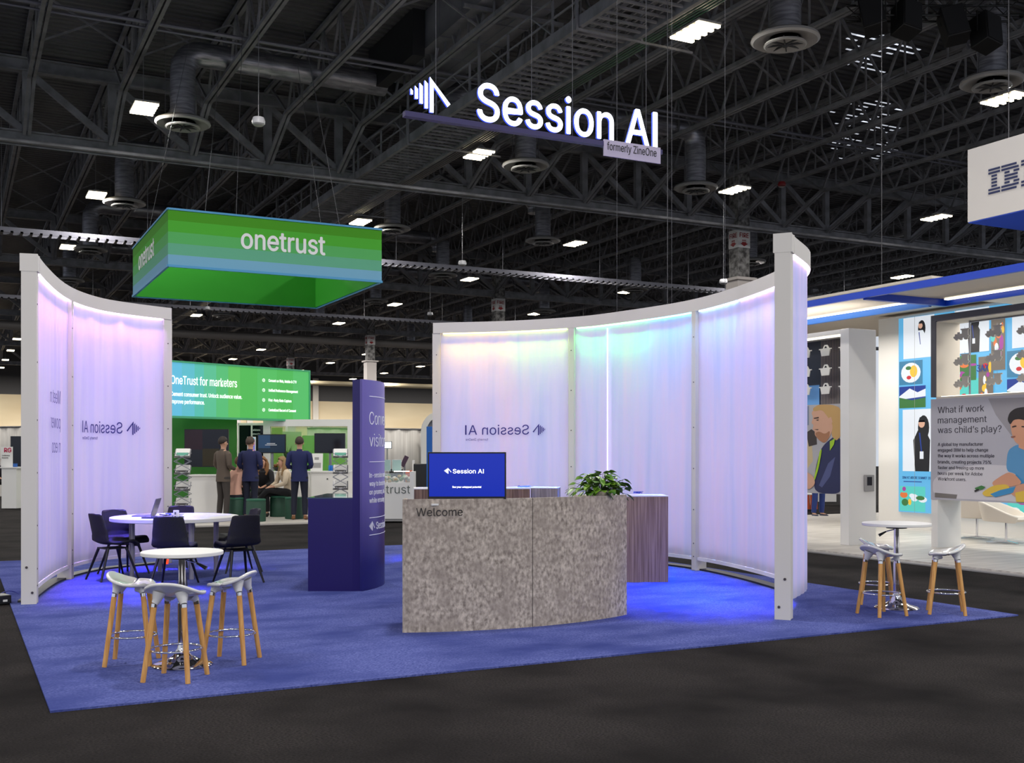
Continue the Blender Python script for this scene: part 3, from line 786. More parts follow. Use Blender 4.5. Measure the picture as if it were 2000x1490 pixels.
# potted plant
X, Y = W(1172, 9.55)
t = thing('potted_plant', 'bushy green pothos in a low cream pot on the right end of the desk', 'plant', (X, Y, 1.02), .3)
part('pot', MB().lathe([(.085, 0), (.105, .02), (.125, .085), (.118, .085), (.105, .03), (.0, .03)], n=28), mat('cream_pot', (206, 196, 180), .5), t)
part('soil', MB().lathe([(.116, .065), (0.001, .072)], n=20), M_soil, t)
rng = random.Random(3); mb = MB(); ms = MB(); nl = 0
def leaf(mb, base, dirv, upv, L, Wd):
    dirv = dirv.normalized(); side = dirv.cross(upv).normalized(); upn = side.cross(dirv)
    pr = [(0, .0), (.12, .55), (.3, .98), (.5, .9), (.75, .5), (1, 0)]; o = len(mb.v)
    for (s_, w_) in pr:
        c = base+dirv*(L*s_)-Vector((0, 0, 1))*(L*.28*s_*s_)
        mb.v += [tuple(c-side*w_*Wd+upn*.12*Wd), tuple(c), tuple(c+side*w_*Wd+upn*.12*Wd)]
    for i in range(len(pr)-1):
        a = o+3*i; mb.f += [(a, a+1, a+4, a+3), (a+1, a+2, a+5, a+4)]; mb.m += [0, 0]
for i in range(150):
    az = rng.uniform(0, 2*PI); el = rng.uniform(-.1, 1.35); rr = rng.uniform(.09, .215)*(1.1 if abs(math.cos(az)) > .6 else .75)
    tip = Vector((rr*math.cos(az)*math.cos(el*.9)*1.2, rr*math.sin(az)*math.cos(el*.9), .085+.165*math.sin(el)*rng.uniform(.6, 1.05)))
    ms.tube([(0.03*math.cos(az), .03*math.sin(az), .07), tuple(tip*.55+Vector((0, 0, .04))), tuple(tip)], .0022, 5)
    dv = Vector((math.cos(az+rng.uniform(-.7, .7)), math.sin(az+rng.uniform(-.7, .7)), rng.uniform(-.5, .35)))
    leaf(mb, tip, dv, Vector((rng.uniform(-.4, .4), rng.uniform(-.4, .4), 1)), rng.uniform(.06, .09), rng.uniform(.024, .038))
for (az, el) in ((2.9, .1), (3.3, -.2), (.2, .1), (-.35, -.2), (1.0, .9)):
    tip = Vector((.3*math.cos(az), .2*math.sin(az), .09+.2*math.sin(el))); ms.tube([(0, 0, .07), tuple(tip*.6+Vector((0, 0, .05))), tuple(tip)], .0025, 5)
    for q in (.6, .8, 1): leaf(mb, tip*q+Vector((0, 0, .04*(1-q))), Vector((math.cos(az), math.sin(az), -.5)), Vector((0, 0, 1)), .08, .028)
o = part('foliage', mb, M_leaf, t); o['kind'] = 'stuff'
part('stems', ms, M_stem, t)['kind'] = 'stuff'

# wooden cabinets
def cabinet(name, label, px, d, rz, w, dep, h, m, mt, pxref='right'):
    X, Y = W(px, d)
    t = thing(name, label, 'cabinet', (X, Y, CZ), rz)
    x0, x1 = (-w, 0) if pxref == 'right' else (0, w)
    part('front_panel', MB().box((x0, 0, 0), (x1, .02, h-.012)), m[0], t)
    part('side_panel', MB().box((x1-.02, .02, 0), (x1, dep, h-.012)), m[1], t)
    part('side_panel', MB().box((x0, .02, 0), (x0+.02, dep, h-.012)), m[1], t)
    part('back_panel', MB().box((x0+.02, dep-.02, 0), (x1-.02, dep, h-.012)), m[1], t)
    part('counter_top', MB().box((x0-.004, -.004, h-.012), (x1+.004, dep+.004, h)), mt, t)
    return t
cabinet('storage_cabinet', 'grey oak cabinet with white top behind the right end of the welcome desk', 1305, 12.05, YAW+.03, .95, .45, .955, (M_oak, M_oak), M_white)
cabinet('storage_cabinet', 'brown oak counter against the right curved wall, just right of the blue screen', 1035, 14.2, YAW+.10, 1.5, .55, .97, (noise_mat('brown_oak_laminate', (92, 70, 58), (138, 110, 94), (26, 26, .7), 2.2, 7, .5), M_oak2), M_white)
cabinet('storage_cabinet', 'short pale grey counter end between the brown oak counter and the potted plant', 1089, 14.35, YAW-.12, .355, .5, .97, (M_oak2, M_oak2), M_white)
# small things on the counters
def cable_knot(name, label, px, py, d, m, s=.05, seed=1, cat='cable', z=None):
    r = random.Random(seed); X, Y = W(px, d); z = z if z is not None else CAMH+(HOR-py)*d/F
    pts = [(X+r.uniform(-s, s)*1.6, Y+r.uniform(-s, s), z+.004+r.uniform(0, s*.35)) for _ in range(9)]
    sp = []
    for i in range(len(pts)-1):
        for k in range(4): sp.append(tuple(Vector(pts[i]).lerp(Vector(pts[i+1]), k/4)))
    return solo(name, MB().tube(sp, .004, 6), m, label, cat)
M_bluecab = mat('blue_cable', (30, 60, 190), .4)
cable_knot('coiled_cable', 'small blue cable lying on the white top of the grey oak cabinet', 1248, 967, 12.35, M_bluecab, .05, 5, z=.967+CZ)
cable_knot('coiled_cable', 'blue cable on the brown oak counter behind the screen', 1022, 951, 14.4, M_bluecab, .06, 8, z=.985)

# ------------------------------------------------------------------ navy kiosk
A = Vector((3.75, 10.72)); ch = Vector((.463, .886)); ch.normalize(); nrm = Vector((ch.y, -ch.x)); CL = 1.16
t = thing('navy_kiosk', 'tall navy kiosk with curved violet printed side and a low glass-topped cabinet', 'kiosk', (A.x, A.y, CZ))
sag = .15; Rk = (CL*CL/4+sag*sag)/(2*sag); cen = A+ch*(CL/2)+nrm*(sag-Rk); half = math.asin(CL/2/Rk)
def kfn(x, y, z=0):     # x arc length from near edge
    a0 = math.atan2(nrm.y, nrm.x); a = a0-half+x/Rk
    return Vector((cen.x+(Rk+z)*math.cos(a), cen.y+(Rk+z)*math.sin(a), y))
AL = 2*half*Rk; mb = MB(); n = 20
for i in range(n+1):
    for zz, yy in ((0, CZ), (-.03, CZ), (-.03, 2.2), (0, 2.2)): mb.v.append(tuple(kfn(AL*i/n, yy, zz)))
for i in range(n):
    for j in range(4): a = i*4+j; c = i*4+(j+1) % 4; mb.f.append((a, a+4, c+4, c)); mb.m.append(0)
mb.f += [(0, 1, 2, 3), (n*4+3, n*4+2, n*4+1, n*4)]; mb.m += [0, 0]
m = mat('violet_gradient_print', (86, 74, 158), .3); b = m.node_tree.nodes['Principled BSDF']
tc = N(m, 'ShaderNodeTexCoord'); sx = N(m, 'ShaderNodeSeparateXYZ'); cr = N(m, 'ShaderNodeValToRGB'); mr = N(m, 'ShaderNodeMapRange'); mr.inputs[2].default_value = 2.2
m.node_tree.links.new(tc.outputs['Object'], sx.inputs[0]); m.node_tree.links.new(sx.outputs[2], mr.inputs[0]); m.node_tree.links.new(mr.outputs[0], cr.inputs[0])
cr.color_ramp.elements[0].color = (*lin((26, 24, 100)), 1); cr.color_ramp.elements[1].color = (*lin((102, 92, 164)), 1); cr.color_ramp.elements[0].position = .12; cr.color_ramp.elements[1].position = .55
m.node_tree.links.new(cr.outputs[0], b.inputs['Base Color'])
cp = part('curved_panel', mb, m, t, world=True, label='curved violet to blue printed panel')
mb = MB()
for yy in (2.03, 1.345, .76, .58): sweepz = [kfn(.13+(1.1-.13)*i/8, yy, .002) for i in range(9)]; mb.tube(sweepz, .0035, 5)
K = lambda x, y, z=0: kfn(x, y, z)
put_text(mb, 'Convert', K, .13, 1.735, .135, .60, -.01, .003); put_text(mb, 'visitors at', K, .13, 1.505, .135, .78, -.01, .003)
for i, s_ in enumerate(('In-session marketing', 'way to boost revenue', 'on promos, and', 'while ensuring')): put_text(mb, s_, K, .13, 1.18-.088*i, .052, None, 0, .003)
logo(mb, K, .13, .625, .095, .003); put_text(mb, 'Session AI', K, .29, .635, .075, None, 0, .003)
part('lettering', mb, M_whiteink, cp, world=True, smooth=False, label='thin white lettering and rules on the violet panel')
# core body (flat navy faces)
bk = -nrm
c0, c1 = A, A+ch*CL
def quadprism(name, pts, z0, z1, m_, lab=None):
    return part(name, MB().prism([(p.x, p.y) for p in pts], lambda a, b: (a, b, z0), lambda a, b: (a, b, z1)), m_, t, world=True, smooth=False, label=lab)
arc = [kfn(AL*i/12, 0, -.031) for i in range(13)]
pts = [Vector((p.x, p.y)) for p in arc]+[c1+bk*.10, c0+bk*.10]
quadprism('tower_body', pts, CZ, 2.195, M_navy)
quadprism('low_cabinet', [c0+bk*.1, c1+bk*.1, c1+bk*.56, c0+bk*.56], CZ, .965, M_navy)
quadprism('glass_top', [c0+bk*.1, c1+bk*.1, c1+bk*.57, c0+bk*.57], .966, .978, mat('smoked_glass', (70, 84, 110), .06, coat=1))

# ------------------------------------------------------------------ round dining table and chairs
TX, TY = W(342, 12.71); TH = .69
t = thing('round_table', 'large round white table with the laptop, by the left curved wall', 'table', (TX, TY, CZ), -.6)
part('tabletop', MB().lathe([(.715, TH-.045), (.722, TH-.04), (.722, TH-.004), (.716, TH), (.001, TH)], n=64).lathe([(.001, TH-.045), (.715, TH-.045)], n=64), M_white, t)
for a in (0, 1, 2, 3):
    x, y = .5*math.cos(a*PI/2+PI/4), .5*math.sin(a*PI/2+PI/4)
    lg = part('leg', MB().tube([(x, y, 0), (x, y, .16)], .026, 16).tube([(x, y, .16), (x, y, TH-.045)], .031, 16), mat('grey_leg_metal', (176, 172, 180), .35, .4), t)
def chair_proto():
    t = thing('dining_chair', 'x', 'chair')
    SH = .40; mb = MB()
    # shell: profile from front edge of seat (y=-.21) to top of back; half width varies
    prof = [(-.225, SH-.035, .18), (-.215, SH-.005, .195), (-.17, SH+.012, .205), (-.08, SH+.006, .21), (.02, SH-.004, .21), (.10, SH, .205), (.155, SH+.03, .205), (.185, SH+.09, .20), (.205, SH+.17, .195), (.225, SH+.25, .18), (.242, SH+.315, .172), (.247, SH+.342, .165), (.248, SH+.352, .145)]
    n = 12
    def fn(u, v):
        q = u*(len(prof)-1); i = min(int(q), len(prof)-2); f = q-i; a = prof[i]; b = prof[i+1]
        y, z, w = (a[k]+(b[k]-a[k])*f for k in range(3)); s_ = (v-.5)*2
        back = max(0, min(1, (z-SH-.02)/.1)); curl = .05*(abs(s_)**2.4)
        return (w*s_, y-curl*back, z+curl*.55*(1-back)*(.6 if y > -.19 else .1))
    mb.grid(fn, 36, n)
    part('seat_shell', mb, M_chair, t, solid=.032, subd=1)
    mb = MB(); o = MB().box((-.12, -.13, SH-.05), (.12, .12, SH-.035)); part('seat_frame', o, M_chairleg, t)
    for sx_ in (-1, 1):
        for fy, y0 in ((-1, -.11), (1, .10)):
            part('leg', MB().tube([(sx_*.12, y0, SH-.04), (sx_*.20, y0+fy*.115, 0)], [.017, .011], 10), M_chairleg, t)
    return t
CP = chair_proto()
def face(rgt, fwd):  # rotation so that the chair's front (-Y local) points to camera-right*rgt + forward*fwd
    vx, vy = RX*rgt+RY*fwd, -RY*rgt+RX*fwd
    return math.atan2(vx, -vy)
CH = [(219, 12.3, face(.72, .70), 'dark chair left of the round table nearest the left wall post, back turned to us'),
      (241, 12.88, face(.80, -.60), 'dark blue-lit chair behind the leftmost chair, its seat facing the camera'),
      (340, 11.78, face(.0, 1), 'dark chair with its back squarely to the camera in front of the round table'),
      (345, 13.75, face(0, -1), 'blue-lit chair on the far side of the round table, only its top showing'),
      (466, 12.05, face(-.62, .78), 'black chair at the right of the round table, nearest the camera on that side'),
      (468, 13.15, face(-.85, -.5), 'chair at the right of the round table half hidden behind another black chair')]
for i, (px, d, rz, lb) in enumerate(CH):
    X, Y = W(px, d)
    if i == 0: CP.location = (X, Y, CZ); CP.rotation_euler = (0, 0, rz); CP['label'] = lb; CP['group'] = 'chairs round the table'
    else: copy_tree(CP, (X, Y, CZ), rz, lb, 'chairs round the table')
TT = TH+CZ
# laptop, tablet, adapters and cables on the round table
X, Y = W(299, 12.75)
t = thing('laptop', 'open slim laptop seen from the side on the round table', 'laptop', (X, Y, TT), face(-1, -.12))
part('keyboard_base', MB().box((-.15, -.21, .001), (.15, 0, .014)), mat('laptop_grey', (120, 118, 150), .35, .5), t, bev=.003)
Mx = Matrix.Rotation(-.30, 4, 'X')
part('lid', MB().box((-.15, -.004, .01), (.15, .004, .215), Mx), mat('laptop_grey', (120, 118, 150), .35, .5), t, bev=.002)
part('display', MB().box((-.14, -.0065, .02), (.14, -.0045, .205), Mx), M_screenblk, t)
X, Y = W(318, 12.33)
t = thing('tablet_computer', 'flat dark tablet lying at the front edge of the round table', 'tablet', (X, Y, TT), YAW-.1)
part('tablet_body', MB().box((-.2, -.12, .001), (.2, .12, .016)), mat('tablet_navy', (40, 36, 80), .3), t, bev=.004)
part('glass_face', MB().box((-.19, -.11, .0162), (.19, .11, .0175)), mat('tablet_glass', (54, 56, 88), .08), t)
X, Y = W(344, 12.7)
t = thing('power_adapter', 'upright white charger block on the round table', 'charger', (X, Y, TT), YAW)
part('adapter_body', MB().box((-.03, -.02, .001), (.03, .02, .07)), M_white, t, bev=.006)
part('socket_face', MB().box((-.012, -.023, .02), (.006, -.0205, .05)), mat('socket_grey', (90, 90, 96), .5), t)
cable_knot('power_cable', 'tangle of dark cable between laptop and charger', 328, 1000, 12.7, M_black, .06, 11, z=TT)
cable_knot('power_cable', 'blue tangled cable right behind the tablet', 336, 999, 12.9, M_bluecab, .06, 14, z=TT)
cable_knot('power_cable', 'white looping cable beside the charger block', 350, 996, 12.8, M_white, .06, 17, z=TT)
X, Y = W(326, 12.75)
t = thing('power_plug', 'hanging black plug with red glowing tip under the round table', 'plug', (X, Y, .2))
part('plug_body', MB().box((-.03, -.03, .06), (.03, .03, .15)), M_black, t, bev=.006)
part('adapter_collar', MB().tube([(0, 0, .0), (0, 0, .06)], .026, 12), M_white, t)
part('glowing_tip', MB().tube([(0, 0, -.06), (0, 0, 0)], [.014, .024], 12), mat('red_indicator', (230, 60, 40), .3, emit=(255, 70, 40), es=1.6), t)
part('cord', MB().tube([(0, 0, .15), (.01, 0, .3), (-.03, 0, .42), (-.01, .01, .47)], .005, 6).tube([(-.02, 0, .1), (-.06, 0, .2), (-.05, 0, -.1), (-.04, .02, -.18)], .005, 6), M_black, t)

# ------------------------------------------------------------------ bar stools and bistro tables
def stool_proto():
    t = thing('bar_stool', 'x', 'stool')
    SH = .545
    def top(x, y):   # back at +y
        b = max(0, (y+.02)/.17); c = x/.19
        return SH+.012*c*c*(1-b)-.013*max(0, 1-(c*c+(y/.15)**2))+.08*b**1.45*(1-.28*abs(c)**2.5)-.012*max(0, (-y-.1)/.05)
    def fn(u, v):
        a = 2*PI*v; r = u
        ca, sa = math.cos(a), math.sin(a); e = 2/2.7
        x = .187*math.copysign(abs(ca)**e, ca)*r; y = .152*math.copysign(abs(sa)**e, sa)*r
        if y < 0: x *= 1-.12*(y/.152)**2
        return (x, y, top(x, y))
    mb = MB().grid(fn, 12, 48)
    part('seat', mb, M_gloss, t, solid=.022, subd=1)
    for sx_ in (-1, 1):
        for sy_ in (-1, 1):
            a = Vector((sx_*.096, sy_*.092, SH-.062)); b = Vector((sx_*.147, sy_*.147, 0)); dd = (b-a).normalized()
            z = top(a.x*.9, a.y*.9)-.024
            part('leg_socket', MB().tube([(a.x*.78, a.y*.78, z), (a.x*.92, a.y*.92, SH-.045), tuple(a)], [.044, .026, .0205], 16), M_gloss, t)
            part('collar', MB().tube([tuple(a), tuple(a+dd*.022)], .0195, 16), M_chrome, t)
            part('leg', MB().tube([tuple(a+dd*.022), tuple(b)], [.018, .0158], 16), M_wood, t)
    part('foot_ring', MB().torus((0, 0, .19), .160, .007, 48, 10), M_chrome, t)
    return t
SP = stool_proto()
def place_stool(px, d, rz, lb, grp, first=False):
    X, Y = W(px, d)
    if first: SP.location = (X, Y, CZ); SP.rotation_euler = (0, 0, rz); SP['label'] = lb; SP['group'] = grp; return SP
    return copy_tree(SP, (X, Y, CZ), rz, lb, grp)
# stool's back is +Y local, so front (-Y) faces the table
place_stool(258, 7.42, face(.95, .12), 'white saddle-seat stool with beech legs left of the front bistro table', 'stools at the front bistro table', True)
place_stool(343, 6.90, face(.13, 1), 'white saddle-seat stool nearest the camera, its back to us', 'stools at the front bistro table')
place_stool(452, 7.48, face(-.95, .12), 'white saddle-seat stool right of the front bistro table', 'stools at the front bistro table')
place_stool(1722, 9.62, face(.9, .35), 'white stool with beech legs, front one of the pair left of the far bistro table', 'stools at the far bistro table')
place_stool(1712, 10.35, face(.9, -.25), 'white stool half hidden behind the front one of the pair by the far bistro table', 'stools at the far bistro table')
place_stool(1848, 9.72, face(-.93, .3), 'white stool standing alone at the right corner of the blue carpet', 'stools at the far bistro table')
def bistro(px, d, h, lb, hr, lev):
    X, Y = W(px, d)
    t = thing('bistro_table', lb, 'table', (X, Y, CZ), YAW)
    part('tabletop', MB().lathe([(.001, h-.026), (hr-.004, h-.026), (hr, h-.022), (hr, h-.004), (hr-.004, h), (.001, h)], n=56), M_white, t)
    part('column', MB().tube([(0, 0, .05), (0, 0, .42)], .03, 20).tube([(0, 0, .42), (0, 0, h-.03)], .024, 20), M_chrome, t)
    part('base', MB().lathe([(.195, .0), (.198, .006), (.185, .018), (.12, .035), (.06, .07), (.032, .12), (.032, .16), (.001, .16)], n=48), M_chrome, t)
    part('mount_plate', MB().lathe([(.001, h-.05), (.09, h-.05), (.1, h-.028), (.001, h-.028)], n=24), M_black, t)
    lv = part('height_lever', MB().tube([(0, 0, h-.055), (lev*.12, -.01, h-.085)], .005, 8), M_chrome, t)
    part('lever_grip', MB().tube([(lev*.1, -.01, h-.08), (lev*.165, -.01, h-.115)], [.007, .014], 10), M_black, lv)
bistro(356, 7.32, .768, 'small round white table on a chrome column at the front left, among three stools', .268, 1)
bistro(1751, 10.02, .785, 'small round white table on a chrome column at the right corner of the blue carpet', .305, -1)
# ------------------------------------------------------------------ hanging letters
SY = 9.5
def sgn_pt(px): # X on the plane Y=SY
    lo, hi = -5, 15
    for _ in range(40):
        m_ = (lo+hi)/2
        if proj(m_, SY, 4)[0] < px: lo = m_
        else: hi = m_
    return lo
def sgn_z(px, py):
    X = sgn_pt(px); d = proj(X, SY, 4)[2]; return CAMH+(HOR-py)*d/F
xl, xs, xe = sgn_pt(802), sgn_pt(933), sgn_pt(1283)
zb = (sgn_z(960, 236)+sgn_z(1278, 288))/2; zt = (sgn_z(1270, 221)+sgn_z(960, 163))/2
t = thing('hanging_logo_sign', 'glowing white logo and Session AI letters hanging over the booth', 'hanging sign', (4.4, SY, zb-.1))
M_glow = mat('white_led_face', (255, 255, 255), .4, emit=(240, 242, 255), es=2.5)
M_haloedge = mat('blue_halo_edge', (60, 90, 230), .5, emit=(60, 90, 255), es=.8)  # blue glow on these edges stands in for the halo round the letters
fn = flat((0, SY, 0), (1, 0, 0)); cap = zt-zb
def letters(name, s_, x, w, center=False):
    mb = put_text(MB(), s_, fn, x, zb, cap, w, .014, .004); part(name, mb, M_glow, t, world=True, smooth=False)
    fb = lambda a, b, z=0: fn(a, b, z-.026)
    mb = put_text(MB(), s_, fb, x, zb, cap, w, .014, .024); part(name+'_return', mb, M_haloedge, t, world=True, smooth=False)
letters('letters', 'Session AI', xs, xe-xs)
hh = sgn_z(850, 152)-zb
fb = lambda a, b, z=0: fn(a, b, z-.026)
part('logo_bars', logo(MB(), fn, xl, zb, hh/1.06*1.0, .004), M_glow, t, world=True, smooth=False, label='glowing logo of rising bars and a slanted stroke')
part('logo_return', logo(MB(), fb, xl, zb, hh/1.06, .024), M_haloedge, t, world=True, smooth=False)
part('support_bar', MB().box((sgn_pt(790), SY-.02, zb-.075), (sgn_pt(1292), SY+.05, zb-.025)), mat('violet_bar', (38, 28, 88), .5), t, world=True)
part('name_plate', MB().box((sgn_pt(1177), SY-.03, sgn_z(1177, 305)), (sgn_pt(1287), SY-.012, sgn_z(1177, 273))), M_plate, t, world=True)
mb = put_text(MB(), 'formerly ZineOne', flat((sgn_pt(1177), SY-.031, sgn_z(1177, 305)), (1, 0, 0)), .035, .065, .078, sgn_pt(1281)-sgn_pt(1185), 0, .003)
part('plate_lettering', mb, M_text, t, world=True, smooth=False)
mb = MB()
for px in (853, 1040, 1120, 1264): x = sgn_pt(px); mb.bar((x, SY+.02, zb-.02), (x, SY+.02, 13.3 if px > 1000 else 13.2), .004)
part('suspension_wires', mb, M_wire, t, world=True)
# wires hanging down to the right wall
for px, d, lb in ((1312, 13.6, 'thin wire dropping to the header above the middle of the right curved wall'), (1416, 12.9, 'thin wire dropping to the header left of the right end post'), (1205, 14.4, 'thin wire dropping to the lowest part of the right curved header')):
    X, Y = W(px, d); solo('suspension_wire', MB().bar((X, Y, WT), (X, Y, 13.5), .0035), M_wire, lb, 'wire')

# ------------------------------------------------------------------ green hanging ring sign
GX0, GX1, GY0, GY1, GZ0, GZ1 = 4.78, 10.45, 28.27, 34.3, 6.14, 7.57
t = thing('hanging_ring_sign', 'big square green striped sign reading onetrust hanging above the far booth', 'hanging sign', (GX0, GY0, GZ0))
bands = [(66, 150, 14), (72, 172, 44), (84, 176, 96), (96, 172, 140), (116, 172, 204)]
bm = [mat('sign_band_%s' % n_, c, .8) for n_, c in zip(('leaf', 'lime', 'sage', 'teal', 'sky'), bands)]
gin = mat('sign_inside_green', (30, 140, 20), .8)
hb = (GZ1-GZ0)/5
def ringface(name, O, U, L, txt, tx, tw):
    f = flat(O, U); mb = MB()
    for k in range(5):
        for z in (0, -.05): mb.add([f(0, GZ1-GZ0-hb*(k+1), z), f(L, GZ1-GZ0-hb*(k+1), z), f(L, GZ1-GZ0-hb*k, z), f(0, GZ1-GZ0-hb*k, z)], [(0, 1, 2, 3)], k if z == 0 else 5)
    p = part(name, mb, bm+[gin], t, world=True, smooth=False)
    if txt: part('lettering', put_text(MB(), txt, flat(O, U), tx, .60, .50, tw, .022, .01), M_whiteink, p, world=True, smooth=False, label='white onetrust lettering')
ringface('front_face', (GX0, GY0, GZ0), (1, 0, 0), GX1-GX0, 'onetrust', 1.83, 2.23)
ringface('left_face', (GX0, GY1, GZ0), (0, -1, 0), GY1-GY0, 'onetrust', 1.2, 2.7)
ringface('back_face', (GX1, GY1, GZ0), (-1, 0, 0), GX1-GX0, None, 0, 0)
ringface('right_face', (GX1, GY0, GZ0), (0, 1, 0), GY1-GY0, None, 0, 0)
mb = MB()
for a, b in (((GX0, GY0), (GX1, GY0)), ((GX1, GY0), (GX1, GY1)), ((GX1, GY1), (GX0, GY1)), ((GX0, GY1), (GX0, GY0))): mb.bar((*a, GZ0), (*b, GZ0), .06); mb.bar((*a, GZ1), (*b, GZ1), .05)
part('frame_tubes', mb, mat('sky_blue_trim', (70, 150, 200), .5), t, world=True)
mb = MB(); cx, cy2 = (GX0+GX1)/2, (GY0+GY1)/2
for a in ((GX0+1.7, GY0), (GX1-1.2, GY0), (GX0, GY0+3), (GX1, GY1-1), (GX0+2, GY1)): mb.bar((*a, GZ1), (a[0]*.6+cx*.4, a[1]*.6+cy2*.4, 13.2), .011)
part('rigging_cables', mb, M_wire, t, world=True)

# ------------------------------------------------------------------ far booth below the green sign
solo('booth_floor', MB().box((2.4, 21.6, 0), (12.6, 36, .03)), M_flw, 'pale floor of the far green booth', 'booth floor')
FZ = .03
def wpl(px0, d0, px1, d1):      # vertical plane through two view points -> origin, unit, length
    a = Vector((*W(px0, d0), 0)); b = Vector((*W(px1, d1), 0)); return a, (b-a).normalized(), (b-a).length
# light sign
a, u, L = wpl(316, 24.4, 602, 27.6)
t = thing('light_box_sign', 'wide glowing blue-to-green light sign reading OneTrust for marketers', 'light sign', (a.x, a.y, 2.28), math.atan2(u.y, u.x))
def zat(py, d): return CAMH+(HOR-py)*d/F
z0, z1 = 2.29, 3.50
stripes = [(0, .045, (112, 196, 232)), (.045, .12, (96, 190, 224)), (.12, .2, (92, 190, 206)), (.2, .26, (84, 190, 176)), (.26, .34, (88, 192, 148)), (.34, .42, (84, 190, 118)), (.42, .5, (92, 192, 92)), (.5, .62, (78, 186, 84)), (.62, .76, (82, 190, 96)), (.76, .88, (76, 184, 86)), (.88, 1, (84, 190, 104))]
mb = MB(); smats = []
for i, (s0, s1, c) in enumerate(stripes):
    smats.append(mat('lightbox_stripe_%d' % i, tuple(v*.7 for v in c), .6, emit=c, es=.66)); mb.box((s0*L, -.02, 0), (s1*L, .1, z1-z0), k=i)
fp = part('printed_face', mb, smats, t, smooth=False)
part('frame', MB().box((0, -.04, -.05), (L, .14, 0)).box((0, -.04, z1-z0), (L, .14, z1-z0+.04)).box((L, -.04, -.05), (L+.04, .14, z1-z0+.04)), mat('green_edge', (70, 170, 120), .5), t, smooth=False)
lf = flat((0, -.021, 0), (1, 0, 0)); mb = MB(); k0 = L*.052
put_text(mb, 'OneTrust for marketers', lf, k0, .72, .19, 1.78, .008, .004)
put_text(mb, 'Cement consumer trust. Unlock audience value.', lf, k0, .45, .092, 1.92, .01, .004)
put_text(mb, 'Improve performance.', lf, k0, .28, .092, .88, .01, .004)
for i, s_ in enumerate(('Consent on Web, Mobile & CTV', 'Unified Preference Management', 'First-Party Data Capture', 'Centralized Record of Consent')):
    put_text(mb, s_, lf, L*.70, .90-.24*i, .065, [.86, .9, .70, .84][i], .012, .004)
    y_ = .90-.24*i; x_ = L*.665
    for j in range(10):
        aa, ab = 2*PI*j/10, 2*PI*(j+1)/10; r0, r1 = .03, .042
        mb.add([lf(x_+r0*math.cos(aa), y_+.03+r0*math.sin(aa), .003), lf(x_+r1*math.cos(aa), y_+.03+r1*math.sin(aa), .003), lf(x_+r1*math.cos(ab), y_+.03+r1*math.sin(ab), .003), lf(x_+r0*math.cos(ab), y_+.03+r0*math.sin(ab), .003)], [(0, 1, 2, 3)])
    mb.add([lf(x_-.01, y_+.02, .003), lf(x_+.012, y_+.02, .003), lf(x_+.012, y_+.042, .003), lf(x_-.01, y_+.042, .003)], [(0, 1, 2, 3)])
part('lettering', mb, mat('lit_white_letters', (255, 255, 255), .5, emit=(255, 255, 255), es=.7), fp, smooth=False)
# green wall with big television
a, u, L = wpl(300, 25.6, 463, 26.4)
t = thing('green_wall_unit', 'green fabric-covered wall panel under the left end of the light sign', 'wall panel', (a.x, a.y, FZ), math.atan2(u.y, u.x))
part('panel', MB().box((0, 0, 0), (L, .5, 2.25)), M_darkgreen, t)
def tele(px0, px1, y0, y1, d, lb, extra=None, label='', rz=0):
    X, Y = W((px0+px1)/2, d); w = (px1-px0)*d/F; zc0, zc1 = zat(y1, d), zat(y0, d)
    t = thing('television', label, 'television', (X, Y, zc0), YAW+rz)
    part('casing', MB().box((-w/2, 0, 0), (w/2, .06, zc1-zc0)), M_black, t)
    s_ = part('screen', MB().box((-w/2+.015, -.004, .015), (w/2-.015, 0, zc1-zc0-.015)), M_screenblk, t, smooth=False)
    return t, s_, w, zc1-zc0
t, s_, w, h = tele(360, 446, 838, 912, 25.1, '', label='large dark television on the green wall behind the left white counter')
art(s_, 'screen_picture', flat((-w/2, -.0045, 0), (1, 0, 0)), [(0, rect(.02, .4, .42, h-.02)), (1, rect(.42, .02, .8, .42)), (2, rect(.42, .42, w-.02, h-.02))], [mat('dim_plum', (40, 16, 30), .2), mat('dim_olive', (44, 36, 10), .2), mat('dim_navy', (14, 16, 30), .2)], world=False)
# white counters
def counter(name, px0, px1, d, y_top, dep, label, m=None, z0=FZ, rz=0, group=None, mt=None):
    X, Y = W(px0, d); w = (px1-px0)*d/F; h = zat(y_top, d)-z0
    t = thing(name, label, 'counter', (X, Y, z0), YAW+rz, group)
    part('body', MB().box((0, 0, 0), (w, dep, h-.03)), m or M_white, t)
    part('counter_top', MB().box((-.02, -.03, h-.03), (w+.02, dep+.02, h)), mt or M_white, t)
    return t, w, h
counter('white_counter', 368, 436, 23.9, 927, .5, 'white counter in front of the large dark television')
t, w, h = counter('white_counter', 503, 606, 25.6, 920, .6, 'long white counter behind the man in the navy suit')
part('door_line', MB().box((w*.27, -.006, .02), (w*.27+.012, 0, h-.05)), M_dkgrey, t)
t, w, h = counter('white_counter', 608, 683, 25.0, 920, .6, 'white counter with a keyhole left of the navy kiosk')
part('lock', MB().tube([(w*.42, -.01, h-.18), (w*.42, 0, h-.18)], .018, 10), M_dkgrey, t)
